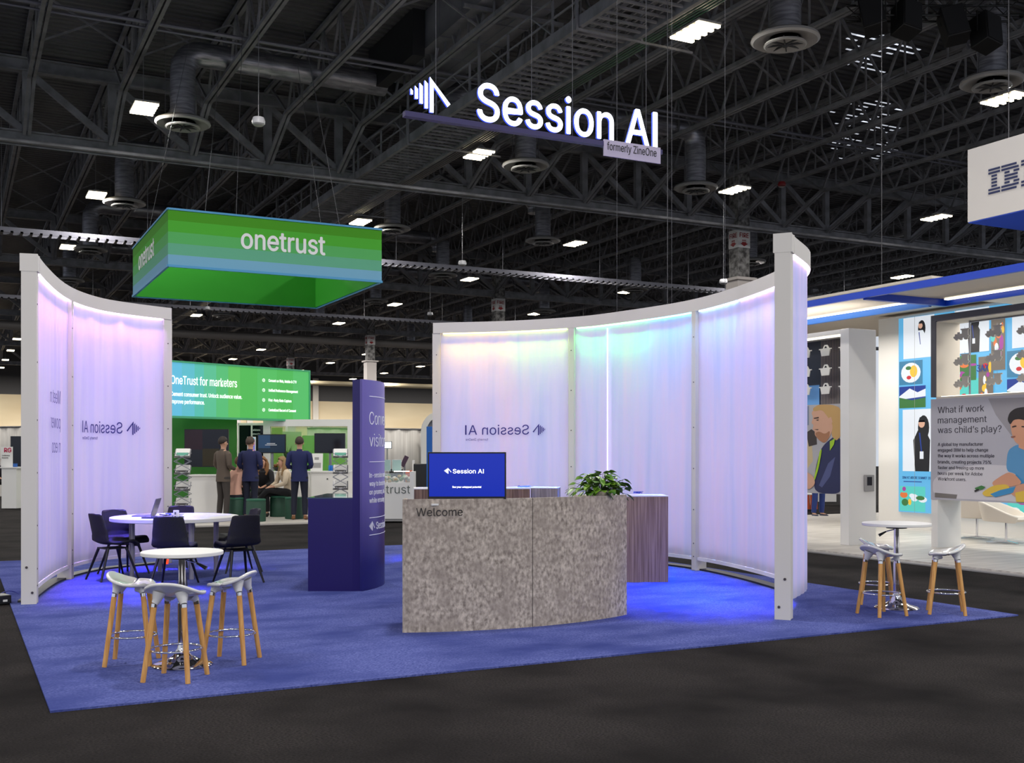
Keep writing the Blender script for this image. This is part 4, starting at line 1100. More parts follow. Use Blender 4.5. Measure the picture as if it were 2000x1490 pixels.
# white framed glass wall
X, Y = W(514, 27.0); d = 27.0; wf = (692-514)*d/F; z1_ = zat(819, d)
t = thing('glass_partition', 'white framed partition with green-tinted glass behind the counters', 'partition', (X, Y, FZ), YAW)
fr = MB().box((0, 0, 0), (.17, .12, z1_-FZ)).box((wf-.17, 0, 0), (wf, .12, z1_-FZ)).box((.17, 0, z1_-FZ-.17), (wf-.17, .12, z1_-FZ)).box((.17, 0, 0), (wf-.17, .12, .9))
part('frame', fr, M_white, t)
gl = mat('green_glass', (120, 190, 90), .08); gl.node_tree.nodes['Principled BSDF'].inputs['Alpha'].default_value = .45
part('pane', MB().box((.17, .05, .9), (wf-.17, .06, z1_-FZ-.17)), gl, t)
for i, (x0, x1, c, lb, hgt) in enumerate([(532, 552, (170, 180, 40), 'mustard yellow panel behind the glass', 2.1), (548, 590, (206, 202, 192), 'cream panel behind the glass', 2.0), (592, 640, (84, 150, 60), 'grass green panel behind the glass', 1.9), (640, 676, (120, 170, 84), 'pale green panel behind the glass', 1.95)]):
    X, Y = W(x0, 28.2+.2*i); w = (x1-x0)*28.3/F
    solo('display_panel', MB().box((X, Y, FZ), (X+w, Y+.08, hgt)), mat('back_panel_%d' % i, c, .7), lb, 'panel')
# dark cabinets and totem
X, Y = W(464, 27.6); w = 36*27.6/F
t = thing('dark_display_case', 'black glass display case with white frame left of the phone totem', 'display case', (X, Y, FZ), YAW)
part('case_body', MB().box((0, .02, 0), (w+.25, .5, zat(828, 27.6)-FZ)), M_screenblk, t)
mb = MB(); hh_ = zat(826, 27.6)-FZ
for x in (0, w*.72, w+.2): mb.box((x, 0, 0), (x+.04, .02, hh_))
mb.box((0, 0, hh_-.06), (w+.24, .02, hh_))
part('case_frame', mb, M_white, t)
part('lettering', put_text(put_text(MB(), 'validate', flat((w*.76, -.003, 1.95), (1, 0, 0)), 0, .02, .05, .22, .02, .003), 'networks', flat((w*.76, -.003, 1.85), (1, 0, 0)), 0, .02, .05, .22, .02, .003), M_whiteink, t, smooth=False)
X, Y = W(491, 26.2); d = 26.2
t = thing('phone_totem', 'tall phone-shaped screen with colourful tiles on a pole', 'display', (X, Y, FZ), YAW)
part('pole', MB().tube([(0, .05, 0), (0, .05, 1.0)], .03, 10).lathe([(.2, 0), (.2, .02), (.001, .02)]), M_chrome, t)
zb_ = zat(885, d)-FZ; zt_ = zat(853, d)-FZ
sc_ = part('screen', MB().box((-.1, 0, zb_), (.1, .05, zt_)), M_white, t)
rc = random.Random(5); lay = []; cols = [(70, 110, 200), (150, 90, 190), (60, 180, 210), (220, 110, 150), (240, 200, 90), (40, 70, 170)]
for i in range(5):
    for j in range(9): lay.append((rc.randrange(6), rect(-.085+.034*i, zb_+.015+.04*j, -.085+.034*i+.03, zb_+.015+.04*j+.035)))
art(sc_, 'app_tiles', flat((0, -.001, 0), (1, 0, 0)), lay, [mat('tile_%d' % i, c, .4, emit=c, es=.6) for i, c in enumerate(cols)], world=False)
t, s_, w, h = tele(503, 558, 848, 885, 25.9, '', label='television with a dark blue picture and small caption above the long counter')
art(s_, 'screen_picture', flat((-w/2, -.0045, 0), (1, 0, 0)), [(0, rect(.02, .02, w-.02, h-.02)), (1, rect(.02, .12, .3, h-.02)), (2, rect(.22, h*.5, .42, h*.5+.012)), (2, rect(.18, h*.42, .46, h*.42+.012))], [mat('dim_blue', (22, 44, 66), .2), mat('mid_blue', (40, 74, 112), .2), M_whiteink], world=False)
part('mount_pole', MB().box((-.03, .06, -.5), (.03, .1, .2)), M_steelrod, t)
t, s_, w, h = tele(614, 674, 846, 885, 25.6, '', label='switched-off black television above the counter left of the navy kiosk')
part('mount_pole', MB().box((-.03, .06, -.5), (.03, .1, .2)), M_steelrod, t)
# counter items
def small(name, px, d, y_top, mb, m, label, cat, **k):
    X, Y = W(px, d); t = thing(name, label, cat, (X, Y, y_top), YAW, k.get('group')); part('body', mb, m, t); return t
ztop = zat(920, 25.6)
t = small('info_card', 618, 25.3, ztop, MB().box((-.14, 0, 0), (.14, .02, .42), Matrix.Rotation(-.15, 4, 'X')), M_white, 'white table-top info card on the counter left of the navy kiosk', 'sign')
part('card_print', MB().box((-.05, -.003, .27), (.05, -.001, .33), Matrix.Rotation(-.15, 4, 'X')).box((-.1, -.003, .08), (.1, -.001, .2), Matrix.Rotation(-.15, 4, 'X')), M_diff, t)
t = small('fruit_bowl', 543, 25.8, ztop, MB().lathe([(.06, 0), (.14, .09), (.13, .09), (.05, .01)], n=16), M_black, 'small dark bowl of brown fruit on the long counter', 'bowl')
mbf = MB(); rr_ = random.Random(4)
for i in range(9): mbf.blob((rr_.uniform(-.08, .08), rr_.uniform(-.06, .06), .1+rr_.uniform(0, .08)), .04, 10, 6)
part('fruit', mbf, mat('brown_fruit', (110, 66, 20), .4), t)
small('jar_candle', 555, 25.6, ztop, MB().lathe([(.05, 0), (.05, .13), (.045, .13), (.001, .1)], n=16), M_white, 'small white jar candle on the long counter', 'candle')
small('sanitizer_bottle', 517, 25.6, ztop, MB().lathe([(.04, 0), (.04, .13), (.015, .16), (.015, .2), (.001, .2)], n=14).box((-.04, -.01, .2), (.01, .01, .215)), mat('clear_bottle', (190, 190, 196), .1), 'clear pump bottle at the left end of the long counter', 'bottle')
for i, px in enumerate((644, 648, 652)): small('blue_can', px, 25.3, ztop, MB().lathe([(.03, 0), (.032, .01), (.032, .13), (.028, .14), (.001, .14)], n=14), mat('can_blue', (40, 110, 190), .3, .5), 'slim blue can on the counter beside the literature rack, %s of three' % ('leftmost', 'middle', 'rightmost')[i], 'can', group='blue cans')
X, Y = W(562, 26.3)
t = thing('vase_plant', 'spiky green grass plant in a vase left of the man in the navy suit', 'plant', (X, Y, ztop), 0)
part('vase', MB().lathe([(.07, 0), (.09, .1), (.06, .22), (.05, .22), (.001, .05)], n=16), M_white, t)
mb = MB(); rg = random.Random(9)
for i in range(26):
    a_ = rg.uniform(0, 2*PI); q = rg.uniform(.1, .3); mb.tube([(0, 0, .18), (q*.4*math.cos(a_), q*.4*math.sin(a_), .45), (q*math.cos(a_), q*math.sin(a_), .55+rg.uniform(-.15, .1))], [.008, .01, .001], 4)
part('blades', mb, mat('grass_blade', (66, 100, 50), .5), t)
# zigzag literature racks
def rack(px, d, label, h=1.36, z0=FZ):
    X, Y = W(px, d); t = thing('literature_rack', label, 'literature rack', (X, Y, z0), YAW+.15, 'zigzag literature racks')
    k = 4; s = h/k
    mb = MB()
    for i in range(k):
        z = .05+s*i
        for y in (-.13, .13):
            mb.bar((-.16, y, z), (.16, y, z+s*.5) if False else (.16, y, z+s*.5), .012); mb.bar((.16, y, z), (-.16, y, z+s*.5), .012)
            mb.bar((.16, y, z+s*.5), (-.16, y, z+s), .012); mb.bar((-.16, y, z+s*.5), (.16, y, z+s), .012)
    mb.box((-.17, -.15, 0), (.17, .15, .03))
    part('scissor_frame', mb, M_steelrod, t, smooth=False)
    for i in range(k):
        z = .05+s*(i+1); Mx = Matrix.Translation((0, 0, z)) @ Matrix.Rotation(.75, 4, 'X')
        sh = part('tray', MB().box((-.16, -.12, -.01), (.16, .12, 0), Mx).box((-.16, -.14, -.01), (.16, -.12, .03), Mx), M_steelrod, t)
        part('brochure', MB().box((-.14, -.11, .001), (.14, .115, .02), Mx), M_white, sh)
        part('brochure_print', MB().box((-.12, -.10, .0205), (.12, -.01 if i == k-1 else -.05, .022), Mx), mat('brochure_green', (90, 160, 140), .6) if i == k-1 else M_dkgrey, sh)
rack(357, 22.6, 'silver zigzag literature rack in front of the green wall, right of the left curved wall')
rack(665, 23.2, 'silver zigzag literature rack left of the navy kiosk')
# pods
def pod(px, d, label, c=None):
    X, Y = W(px, d); t = thing('pod_seat', label, 'stool', (X, Y, FZ), YAW+.1, 'green cylinder pods')
    part('drum', MB().lathe([(.19, 0), (.2, .01), (.2, .40), (.19, .42), (.001, .42)], n=28), M_pod, t)
    part('seat_pad', MB().lathe([(.195, .421), (.2, .43), (.2, .455), (.19, .465), (.001, .465)], n=28), mat('pod_pad', (40, 96, 74), .6), t)
pod(462, 23.3, 'green pod seat under the person in the pink top'); pod(500, 22.5, 'empty green pod seat right behind the round table chair')
pod(545, 24.2, 'green pod seat under the legs of the person in black trousers'); pod(575, 23.4, 'green pod seat left of the navy-suited man\'s legs')

# ------------------------------------------------------------------ people
def skin_obj(name, verts, edges, radii, m, parent, sub=2, root=0):
    me = bpy.data.meshes.new(name); me.from_pydata(verts, edges, []); me.materials.append(m)
    o = bpy.data.objects.new(name, me); COL.objects.link(o); o.parent = parent
    sm = o.modifiers.new('skin', 'SKIN'); sm.use_smooth_shade = True
    if not me.skin_vertices: return o
    for i, r in enumerate(radii):
        v = me.skin_vertices[0].data[i]; v.radius = r if isinstance(r, tuple) else (r, r); v.use_root = (i == root)
    s = o.modifiers.new('sub', 'SUBSURF'); s.levels = s.render_levels = sub
    return o
def chain(defs):
    """defs: dict name -> (pos, radius, parent)"""
    ks = list(defs); idx = {k: i for i, k in enumerate(ks)}
    return [defs[k][0] for k in ks], [(idx[defs[k][2]], idx[k]) for k in ks if defs[k][2]], [defs[k][1] for k in ks]
def oval(mb, cs, rr, n=20):
    o = len(mb.v)
    for i, c in enumerate(cs):
        g = (cs[min(i+1, len(cs)-1)]-cs[max(i-1, 0)]).normalized(); x = Vector((1, 0, 0)); y = g.cross(x).normalized()
        for j in range(n):
            a = 2*PI*j/n; mb.v.append(tuple(c+x*math.cos(a)*rr[i][0]+y*math.sin(a)*rr[i][1]))
    for i in range(len(cs)-1):
        for j in range(n): mb.f.append((o+i*n+j, o+i*n+(j+1) % n, o+(i+1)*n+(j+1) % n, o+(i+1)*n+j)); mb.m.append(mb.k)
    mb.f.append(tuple(o+j for j in range(n))[::-1]); mb.m.append(mb.k)
    return mb
def human(label, loc, rz, J, top_c, leg_c, shoe_c, hair_c, long_hair=False, open_jacket=False, bald=False, skin_legs=False):
    """J: joints, person faces -Y local"""
    t = thing('person', label, 'person', loc, rz)
    D = {'pelvis': (J['pelvis'], (.11, .09), None), 'waist': (J['waist'], (.125, .09), 'pelvis'), 'chest': (J['chest'], (.14, .09), 'waist'), 'shoulder': (J['sh'], (.09, .06), 'chest'), 'neck': (J['neck'], .044, 'shoulder'), 'jaw': (J['jaw'], (.062, .07), 'neck'), 'skull': (J['skull'], (.078, .092), 'jaw'), 'crown': (J['crown'], (.055, .065), 'skull')}
    for s in ('l', 'r'):
        D['ua'+s] = ((J['ua'+s][0]*.9, J['ua'+s][1], J['ua'+s][2]-.02), .036, 'shoulder'); D['el'+s] = (J['el'+s], .034, 'ua'+s); D['wr'+s] = (J['wr'+s], .026, 'el'+s)
        D['palm'+s] = (J['hand'+s], (.036, .018), 'wr'+s)
        D['hip'+s] = (J['hip'+s], .07, 'pelvis'); D['kn'+s] = (J['kn'+s], .058, 'hip'+s); D['an'+s] = (J['an'+s], .036, 'kn'+s); D['toe'+s] = (J['toe'+s], (.035, .025), 'an'+s)
    for s in ('l', 'r'):
        w_, h_ = Vector(J['wr'+s]), Vector(J['hand'+s]); dv = (h_-w_).normalized(); sd = dv.cross(Vector((0, 0, 1)) if abs(dv.z) < .8 else Vector((1, 0, 0))).normalized()
        for k in range(4):
            o_ = sd*(.026-.0175*k); Lf = (.06, .072, .07, .055)[k]
            D['f%s%d' % (s, k)] = (tuple(h_+dv*.035+o_), .009, 'palm'+s); D['g%s%d' % (s, k)] = (tuple(h_+dv*(.035+Lf)+o_+Vector((0, -.015, 0))), .0075, 'f%s%d' % (s, k))
        D['t'+s] = (tuple(h_+dv*.03+sd*.052), .010, 'palm'+s)
    v, e, r = chain(D)
    b = skin_obj('body', v, e, r, M_skin, t)
    mtop = mat('cloth_%d_%d_%d' % top_c, top_c, .85); mleg = mat('cloth_%d_%d_%d' % leg_c, leg_c, .85)
    V = lambda k: Vector(J[k])
    hem = V('pelvis')+(V('pelvis')-V('waist')).normalized()*(.12 if open_jacket else .02)
    cb = V('sh').lerp(V('neck'), .45)
    mb = MB(); oval(mb, [hem, V('pelvis'), V('waist'), V('waist').lerp(V('chest'), .5), V('chest'), V('sh').lerp(V('chest'), .35), V('sh')+Vector((0, 0, .012)), V('sh')+Vector((0, 0, .04)), cb, V('neck')],
         [(.185, .135), (.178, .13), (.155, .115), (.165, .118), (.188, .125), (.19, .115), (.178, .10), (.12, .085), (.078, .072), (.056, .058)])
    for s in ('l', 'r'):
        a = V('ua'+s)
        mb.tube([(a.x*.45, a.y, a.z+.01), (a.x*.82, a.y, a.z+.0), tuple(a.lerp(V('el'+s), .12)), tuple(a.lerp(V('el'+s), .4)), tuple(a.lerp(V('el'+s), .9)), tuple(V('el'+s).lerp(V('wr'+s), .12)), tuple(V('el'+s).lerp(V('wr'+s), .6)), tuple(V('wr'+s))], [.05, .062, .066, .062, .052, .050, .044, .038], 14)
    part('jacket' if open_jacket else 'top', mb, mtop, t)
    mb = MB(); oval(mb, [V('pelvis').lerp(V('waist'), .6), V('pelvis'), V('pelvis')-(V('waist')-V('pelvis')).normalized()*.1], [(.15, .11), (.168, .122), (.15, .11)])
    for s in ('l', 'r'):
        hp = V('hip'+s); mb.blob(tuple(hp), (.095, .1, .1), 14, 10)
        mb.tube([tuple(hp), tuple(hp.lerp(V('kn'+s), .5)), tuple(hp.lerp(V('kn'+s), .92)), tuple(V('kn'+s).lerp(V('an'+s), .1)), tuple(V('kn'+s).lerp(V('an'+s), .5)), tuple(V('kn'+s).lerp(V('an'+s), .93))], [.092, .08, .066, .064, .062, .054], 16)
    part('trousers', mb, mleg, t)
    for s in ('l', 'r'):
        a_, b_ = Vector(J['an'+s]), Vector(J['toe'+s]); lo = Vector((0, 0, -.035))
        vv = [tuple(a_+(a_-b_).normalized()*.05+lo), tuple(a_+lo*.9), tuple(b_+Vector((0, 0, -.005))), tuple(b_+(b_-a_).normalized()*.05+Vector((0, 0, -.01)))]
        skin_obj('shoe', vv, [(0, 1), (1, 2), (2, 3)], [.036, .046, .042, .028], mat('shoe_%d_%d_%d' % shoe_c, shoe_c, .5), t)
    # face: eyes, nose, mouth, ears, hair (built round the skull joint)
    c = Vector(J['skull']); mm = MB()
    mm.blob(tuple(c+Vector((0, -.098, -.035))), (.012, .02, .022), 8, 6)
    for s in (-1, 1): mm.blob(tuple(c+Vector((s*.082, .01, -.02))), (.012, .022, .032), 8, 6)
    part('nose_and_ears', mm, M_skin, t)
    mm = MB()
    for s in (-1, 1): mm.blob(tuple(c+Vector((s*.032, -.088, 0))), (.012, .008, .007), 8, 6)
    part('eyes', mm, mat('eye_dark', (30, 24, 22), .3), t)
    part('mouth', MB().blob(tuple(c+Vector((0, -.088, -.075))), (.024, .008, .007), 8, 6), mat('lips', (168, 92, 86), .5), t)
    mh = mat('hair_%d_%d_%d' % hair_c, hair_c, .7); hm = MB()
    def hf(u, v_):
        a_ = 2*PI*v_; th_ = u*(1.0+1.15*(.5+.5*math.sin(a_))**.8)   # longer at the back (+y)
        return tuple(c+Vector((.094*math.sin(th_)*math.cos(a_), .01+.106*math.sin(th_)*math.sin(a_), .018+.112*math.cos(th_))))
    hm.grid(hf, 8, 20)
    part('hair', hm, mh, t, solid=.01)
    if long_hair:
        hm = MB()
        for s in (-1, 1): hm.tube([tuple(c+Vector((s*.07, .03, .06))), tuple(c+Vector((s*.1, .03, -.06))), tuple(c+Vector((s*.1, 0, -.2))), tuple(c+Vector((s*.08, -.03, -.3)))], [.03, .045, .045, .02], 10)
        hm.tube([tuple(c+Vector((0, .07, .04))), tuple(c+Vector((0, .1, -.1))), tuple(c+Vector((0, .09, -.24)))], [.06, .08, .05], 12)
        part('long_hair', hm, mh, t)
    return t
def standing(lean=0, hands='side', stance=.11):
    J = dict(pelvis=(0, 0, .93), waist=(0, 0, 1.08), chest=(0, -.0+lean, 1.28), sh=(0, .01+lean, 1.41), neck=(0, .005+lean, 1.49), jaw=(0, -.02+lean, 1.555), skull=(0, 0+lean, 1.635), crown=(0, .01+lean, 1.71))
    for s, q in (('l', 1), ('r', -1)):
        J['ua'+s] = (q*.195, .01+lean, 1.40)
        if hands == 'side': J['el'+s] = (q*.25, .05, 1.13); J['wr'+s] = (q*.225, -.06, .92); J['hand'+s] = (q*.215, -.10, .85)
        else: J['el'+s] = (q*.25, .02, 1.13); J['wr'+s] = (q*.10, -.2, 1.08); J['hand'+s] = (q*.05, -.26, 1.08)
        J['hip'+s] = (q*.09, 0, .88); J['kn'+s] = (q*stance, -.015, .49); J['an'+s] = (q*stance*1.1, .02, .075); J['toe'+s] = (q*stance*1.35, -.13, .035)
    return J
def sitting(lean=.0, cross=False):
    J = dict(pelvis=(0, .06, .55), waist=(0, .07, .70), chest=(0, .04-lean*.6, .88), sh=(0, .02-lean, 1.0), neck=(0, .0-lean, 1.08), jaw=(0, -.03-lean, 1.14), skull=(0, -.02-lean, 1.215), crown=(0, -.01-lean, 1.29))
    for s, q in (('l', 1), ('r', -1)):
        J['ua'+s] = (q*.18, .02-lean, .99); J['el'+s] = (q*.23, -.05-lean, .74); J['wr'+s] = (q*.1, -.27-lean*.5, .68); J['hand'+s] = (q*.06, -.33-lean*.5, .66)
        J['hip'+s] = (q*.09, .02, .53); J['kn'+s] = (q*.13, -.42, .50); J['an'+s] = (q*.13, -.40, .09); J['toe'+s] = (q*.15, -.54, .04)
    if cross: J['knl'] = (.02, -.45, .60); J['anl'] = (-.20, -.62, .33); J['toel'] = (-.26, -.76, .28)
    return J
def hperson(px, d, *a, rz=0, z=FZ, **k):
    X, Y = W(px, d); return human(a[0], (X, Y, z), YAW+rz, *a[1:], **k)
hperson(585, 23.1, 'person in a navy suit and brown shoes standing with back turned beside the counters', standing(hands='front'), (28, 36, 84), (22, 26, 44), (120, 78, 40), (58, 44, 36), rz=PI+.1, open_jacket=True)
hperson(436, 22.9, 'person in a grey-brown suit standing before the large dark television', standing(hands='front'), (88, 76, 66), (60, 54, 50), (110, 96, 70), (44, 34, 28), rz=PI-.7, open_jacket=True)
hperson(489, 23.2, 'person in a dark navy jacket standing in front of the phone totem', standing(hands='front', stance=.09), (30, 36, 78), (24, 28, 48), (120, 110, 96), (70, 56, 46), rz=PI-.2, open_jacket=True)
hperson(462, 23.3, 'person in a pink top sitting on a green pod behind the round table', sitting(.08), (206, 160, 140), (40, 42, 52), (60, 50, 44), (90, 64, 44), rz=PI-.4)
hperson(514, 24.6, 'person with long light brown hair sitting and facing the camera', sitting(.12), (30, 30, 34), (28, 28, 32), (20, 20, 22), (132, 92, 54), rz=.1, long_hair=True)
hperson(560, 24.2, 'person in cream top and black trousers sitting with crossed legs beside the navy suit', sitting(.1, True), (214, 196, 170), (22, 22, 26), (26, 20, 22), (150, 120, 80), rz=-.95, long_hair=True)

# etrust counter with bins
X, Y = W(705, 22.5); d = 22.5; w = 103*d/F; h = zat(921, d)-FZ
t = thing('candy_counter', 'white counter with printed onetrust lettering and bins of wrapped sweets', 'counter', (X, Y, FZ), YAW)
part('body', MB().box((0, 0, .05), (w, .5, h-.23)).box((w-.08, 0, h-.23), (w, .5, h)).box((0, 0, h-.23), (.05, .5, h)), M_white, t)
part('plinth', MB().box((.02, .02, 0), (w-.02, .48, .05)), M_diff, t)
part('bin_front', MB().box((.05, .0, h-.23), (w-.08, .01, h-.03)), M_glass, t)
part('lettering', put_text(MB(), 'onetrust', flat((0, -.002, 0), (1, 0, 0)), 1.014, h-.45, .175, None, -.005, .004, right=True), mat('grey_print', (84, 92, 88), .6), t, smooth=False)
mb = MB(); rg = random.Random(2)
for i in range(60): mb.blob((rg.uniform(.08, w-.12), rg.uniform(.03, .42), h-.2+rg.uniform(0, .11)), (.045, .045, .035), 8, 5); mb.k = (i+1) % 3
part('wrapped_sweets', mb, [mat('sweet_tan', (190, 160, 100), .4), mat('sweet_green', (96, 130, 80), .4), mat('sweet_white', (214, 210, 196), .4)], t)['kind'] = 'stuff'
part('bin_lamp', MB().box((w-.42, .1, h-.005), (w-.1, .14, h+.012)), led('bin_lamp', (255, 255, 245), 4), t)
for i, (px, lb) in enumerate(((754, 'left'), (775, 'right'))):
    X, Y = W(px, 22.75); t = thing('acrylic_sign_holder', '%s clear sign holder with teal print on the candy counter' % lb, 'sign', (X, Y, zat(921, 22.5)), YAW+.1, 'acrylic sign holders')
    Mx = Matrix.Rotation(-.12, 4, 'X')
    part('acrylic_sleeve', MB().box((-.1, 0, 0), (.1, .004, .25), Mx), M_glass, t)
    part('printed_sheet', MB().box((-.09, .005, .02), (.09, .008, .24), Mx), mat('teal_print', (86, 160, 160) if i else (96, 160, 140), .6), t)
# blue wall panel behind
X, Y = W(833, 21.5); d = 21.5; h = zat(833, d)
t = thing('blue_display_wall', 'bright blue display wall with white lettering left of the right curved wall', 'display wall', (X, Y, 0), YAW)
part('panel', MB().box((0, 0, .02), (.95, .12, h)), mat('azure_panel', (10, 92, 176), .5), t, bev=.004)
mb = MB()
for i, s_ in enumerate(('Native.', 'On-demand.', 'Fully integrated.', 'Loved by teams.')): put_text(mb, s_, flat((0, -.002, 0), (1, 0, 0)), .34, h-.26-.1*i, .05, (.2, .34, .42, .5)[i], .03, .003, center=True)
part('lettering', mb, M_whiteink, t, smooth=False)
part('handle', MB().box((.16, -.03, h-.8), (.2, 0, h-.65)), mat('brass', (200, 180, 130), .3, .8), t)
# white arch far behind
X, Y = W(862, 46); d = 46
t = thing('white_arch', 'white ring arch rising far behind the blue display wall', 'arch', (X, Y, 0), YAW)
mb = MB(); R0, R1 = .62, .86; cz = zat(842, d); n = 20
for i in range(n):
    a0_, a1_ = PI*i/n, PI*(i+1)/n
    for y0_, y1_ in ((0, .25),):
        P4 = [(R0, a0_), (R1, a0_), (R1, a1_), (R0, a1_)]
        mb.prism([(r_*math.cos(q), cz+r_*math.sin(q)) for r_, q in P4], lambda a, b: (a, 0, b), lambda a, b: (a, .25, b))
mb.box((-R1, 0, 0), (-R0, .25, cz)).box((R0, 0, 0), (R1, .25, cz))
part('arch_ring', mb, M_white, t)
part('arch_back', MB().prism([(R0*math.cos(PI*i/16), cz+R0*math.sin(PI*i/16)) for i in range(17)]+[(-R0, 0), (R0, 0)], lambda a, b: (a, .2, b), lambda a, b: (a, .24, b)), mat('arch_grey', (120, 122, 134), .7), t)
# pale drapes
def drape(px0, d0, px1, d1, h, label):
    a, u, L = wpl(px0, d0, px1, d1); nn = Vector((-u.y, u.x, 0)); mb = MB(); n = int(L/.12)
    mb.grid(lambda s_, v_: tuple(a+u*(L*s_)+nn*(.022*math.sin(s_*L*9)+.012*math.sin(s_*L*23))+Vector((0, 0, h*v_))), n, 1)
    t = thing('pipe_and_drape', label, 'drape', (a.x, a.y, 0)); part('drape_cloth', mb, M_drape, t, world=True, solid=.01)
    part('top_rail', MB().tube([tuple(a+Vector((0, 0, h))), tuple(a+u*L+Vector((0, 0, h)))], .04, 8), M_steelrod, t, world=True)
drape(600, 44, 860, 47, 2.45, 'long pale curtain behind the tables between the kiosk and the right curved wall')
drape(-80, 50, 60, 48, 2.6, 'pale curtain at the left edge behind the left white counter')
# tables and clutter behind
def far_table(px0, px1, d, label):
    X, Y = W(px0, d); w = (px1-px0)*d/F; t = thing('draped_table', label, 'table', (X, Y, 0), YAW)
    part('table_cloth', MB().box((0, 0, 0), (w, .7, .74)), M_drape, t, bev=.02); part('tabletop', MB().box((-.02, -.02, .741), (w+.02, .72, .76)), M_white, t); return t
far_table(765, 838, 30, 'pale cloth-covered table behind the candy counter')
far_table(742, 765, 34, 'small cloth-covered table far behind the candy counter')
X, Y = W(756, 35.2); d = 35.2
t = thing('monitor_stand', 'small bright white screen glowing above the far tables', 'monitor', (X, Y, .0), YAW)
part('screen', MB().box((-.13, 0, zat(875, d)), (.13, .03, zat(863, d))), led('far_screen', (240, 250, 255), 1.5), t)
part('casing', MB().box((-.15, .031, zat(876, d)), (.15, .06, zat(862, d))), M_black, t)
part('pole', MB().box((-.02, .03, 0), (.02, .06, zat(876, d))), M_steelrod, t)
def chairfar(px, d, label, c):
    X, Y = W(px, d); t = thing('office_chair', label, 'chair', (X, Y, 0), YAW)
    part('backrest', MB().box((-.2, .18, .5), (.2, .22, .98)), c, t, bev=.02); part('seat', MB().box((-.2, -.2, .44), (.2, .2, .49)), c, t, bev=.015)
    part('swivel_base', MB().tube([(0, 0, .05), (0, 0, .44)], .03, 8).box((-.25, -.02, .02), (.25, .02, .06)).box((-.02, -.25, .02), (.02, .25, .06)), M_black, t)
chairfar(803, 28.6, 'orange chair beside the far cloth-covered table', mat('orange_shell', (190, 80, 40), .5)); chairfar(772, 31.5, 'dark chair at the far cloth-covered table', M_black)
X, Y = W(790, 25); t = thing('tilted_tablet_stand', 'dark maroon tilted tablet on a stand behind the candy counter', 'tablet stand', (X, Y, 0), YAW)
part('tablet', MB().box((-.05, -.02, 1.12), (.05, .02, 1.38), Matrix.Translation((0, 0, 1.25)) @ Matrix.Rotation(.45, 4, 'Y') @ Matrix.Translation((0, 0, -1.25))), mat('maroon', (60, 34, 56), .4), t)
part('pole', MB().tube([(0, .03, 0), (0, .03, 1.2)], .02, 8), M_steelrod, t)
X, Y = W(822, 24.5); t = thing('black_case', 'black upright case beside the blue display wall', 'case', (X, Y, 0), YAW)
part('case_body', MB().box((-.16, 0, .02), (.16, .3, 1.2)), M_black, t, bev=.02); part('trim_strip', MB().box((-.19, -.01, .02), (-.165, .3, 1.28)), M_white, t)
# left edge: small white counter with a sign
X, Y = W(3, 28.0); d = 28.0; w = 38*d/F; h = zat(912, d)
t = thing('white_counter', 'small white counter at the left edge beyond the left white post', 'counter', (X, Y, 0), YAW-.1)
part('body', MB().box((0, 0, .02), (w-.1, .5, h-.03)), M_white, t); part('counter_top', MB().box((-.02, -.03, h-.03), (w, .55, h)), M_white, t)
X, Y = W(13, 28.2); t = thing('tabletop_sign', 'white upright sign with red RG letters on the left edge counter', 'sign', (X, Y, h), YAW)
part('board', MB().box((-.15, 0, 0), (.15, .02, .52)), M_white, t)
part('red_letters', put_text(MB(), 'RG', flat((0, -.002, 0), (1, 0, 0)), -.06, .38, .11, .18, .04, .003), mat('magenta_red', (190, 30, 80), .5), t, smooth=False)
part('body_print', put_text(put_text(MB(), 'Conference', flat((0, -.002, 0), (1, 0, 0)), -.12, .28, .035, .2, 0, .003), 'Rewards', flat((0, -.002, 0), (1, 0, 0)), -.12, .22, .035, .16, 0, .003), M_dkgrey, t, smooth=False)
X, Y = W(30, 28.1); solo('blue_box', MB().box((X-.05, Y-.04, h), (X+.05, Y+.04, h+.09)), mat('box_blue', (30, 90, 170), .5), 'little blue box beside the RG sign on the left counter', 'box')
X, Y = W(36, 33); t = thing('black_display_screen', 'tall black display screen behind the left edge counter', 'display', (X, Y, 0), YAW)
part('screen', MB().box((-.24, 0, .75), (.30, .05, 1.95)), M_screenblk, t); part('stand', MB().box((-.02, .02, 0), (.06, .05, .75)).box((-.3, -.2, 0), (.3, .3, .02)), M_black, t)
far_table(-30, 20, 36, 'cloth-covered table at the left edge behind the white counter')
hperson(8, 34.5, 'person in a dark top far off at the left edge of the picture', sitting(.05), (40, 34, 44), (30, 30, 34), (20, 20, 22), (90, 50, 30), rz=.3, z=0)
# blue cable and black box on the floor at the left edge
X, Y = at(22, 1168)
mb = MB(); pts = [(X-.45+.035*i, Y+.12*math.sin(i*.55)-.06*math.cos(i*.31), .012+.05*abs(math.sin(i*.4))) for i in range(16)]
solo('floor_cable', mb.tube(pts, .005, 6), mat('bluegrey_cable', (52, 60, 150), .4), 'loop of blue cable on the floor at the left edge', 'cable')
X, Y = at(-6, 1180); t = thing('junction_box', 'black power junction box on the floor at the left edge', 'power box', (X, Y, 0), .3)
part('box_body', MB().box((-.1, -.1, 0), (.1, .1, .09)), M_black, t, bev=.01); part('white_tag', MB().box((.02, -.104, .03), (.06, -.1005, .05)), M_white, t)

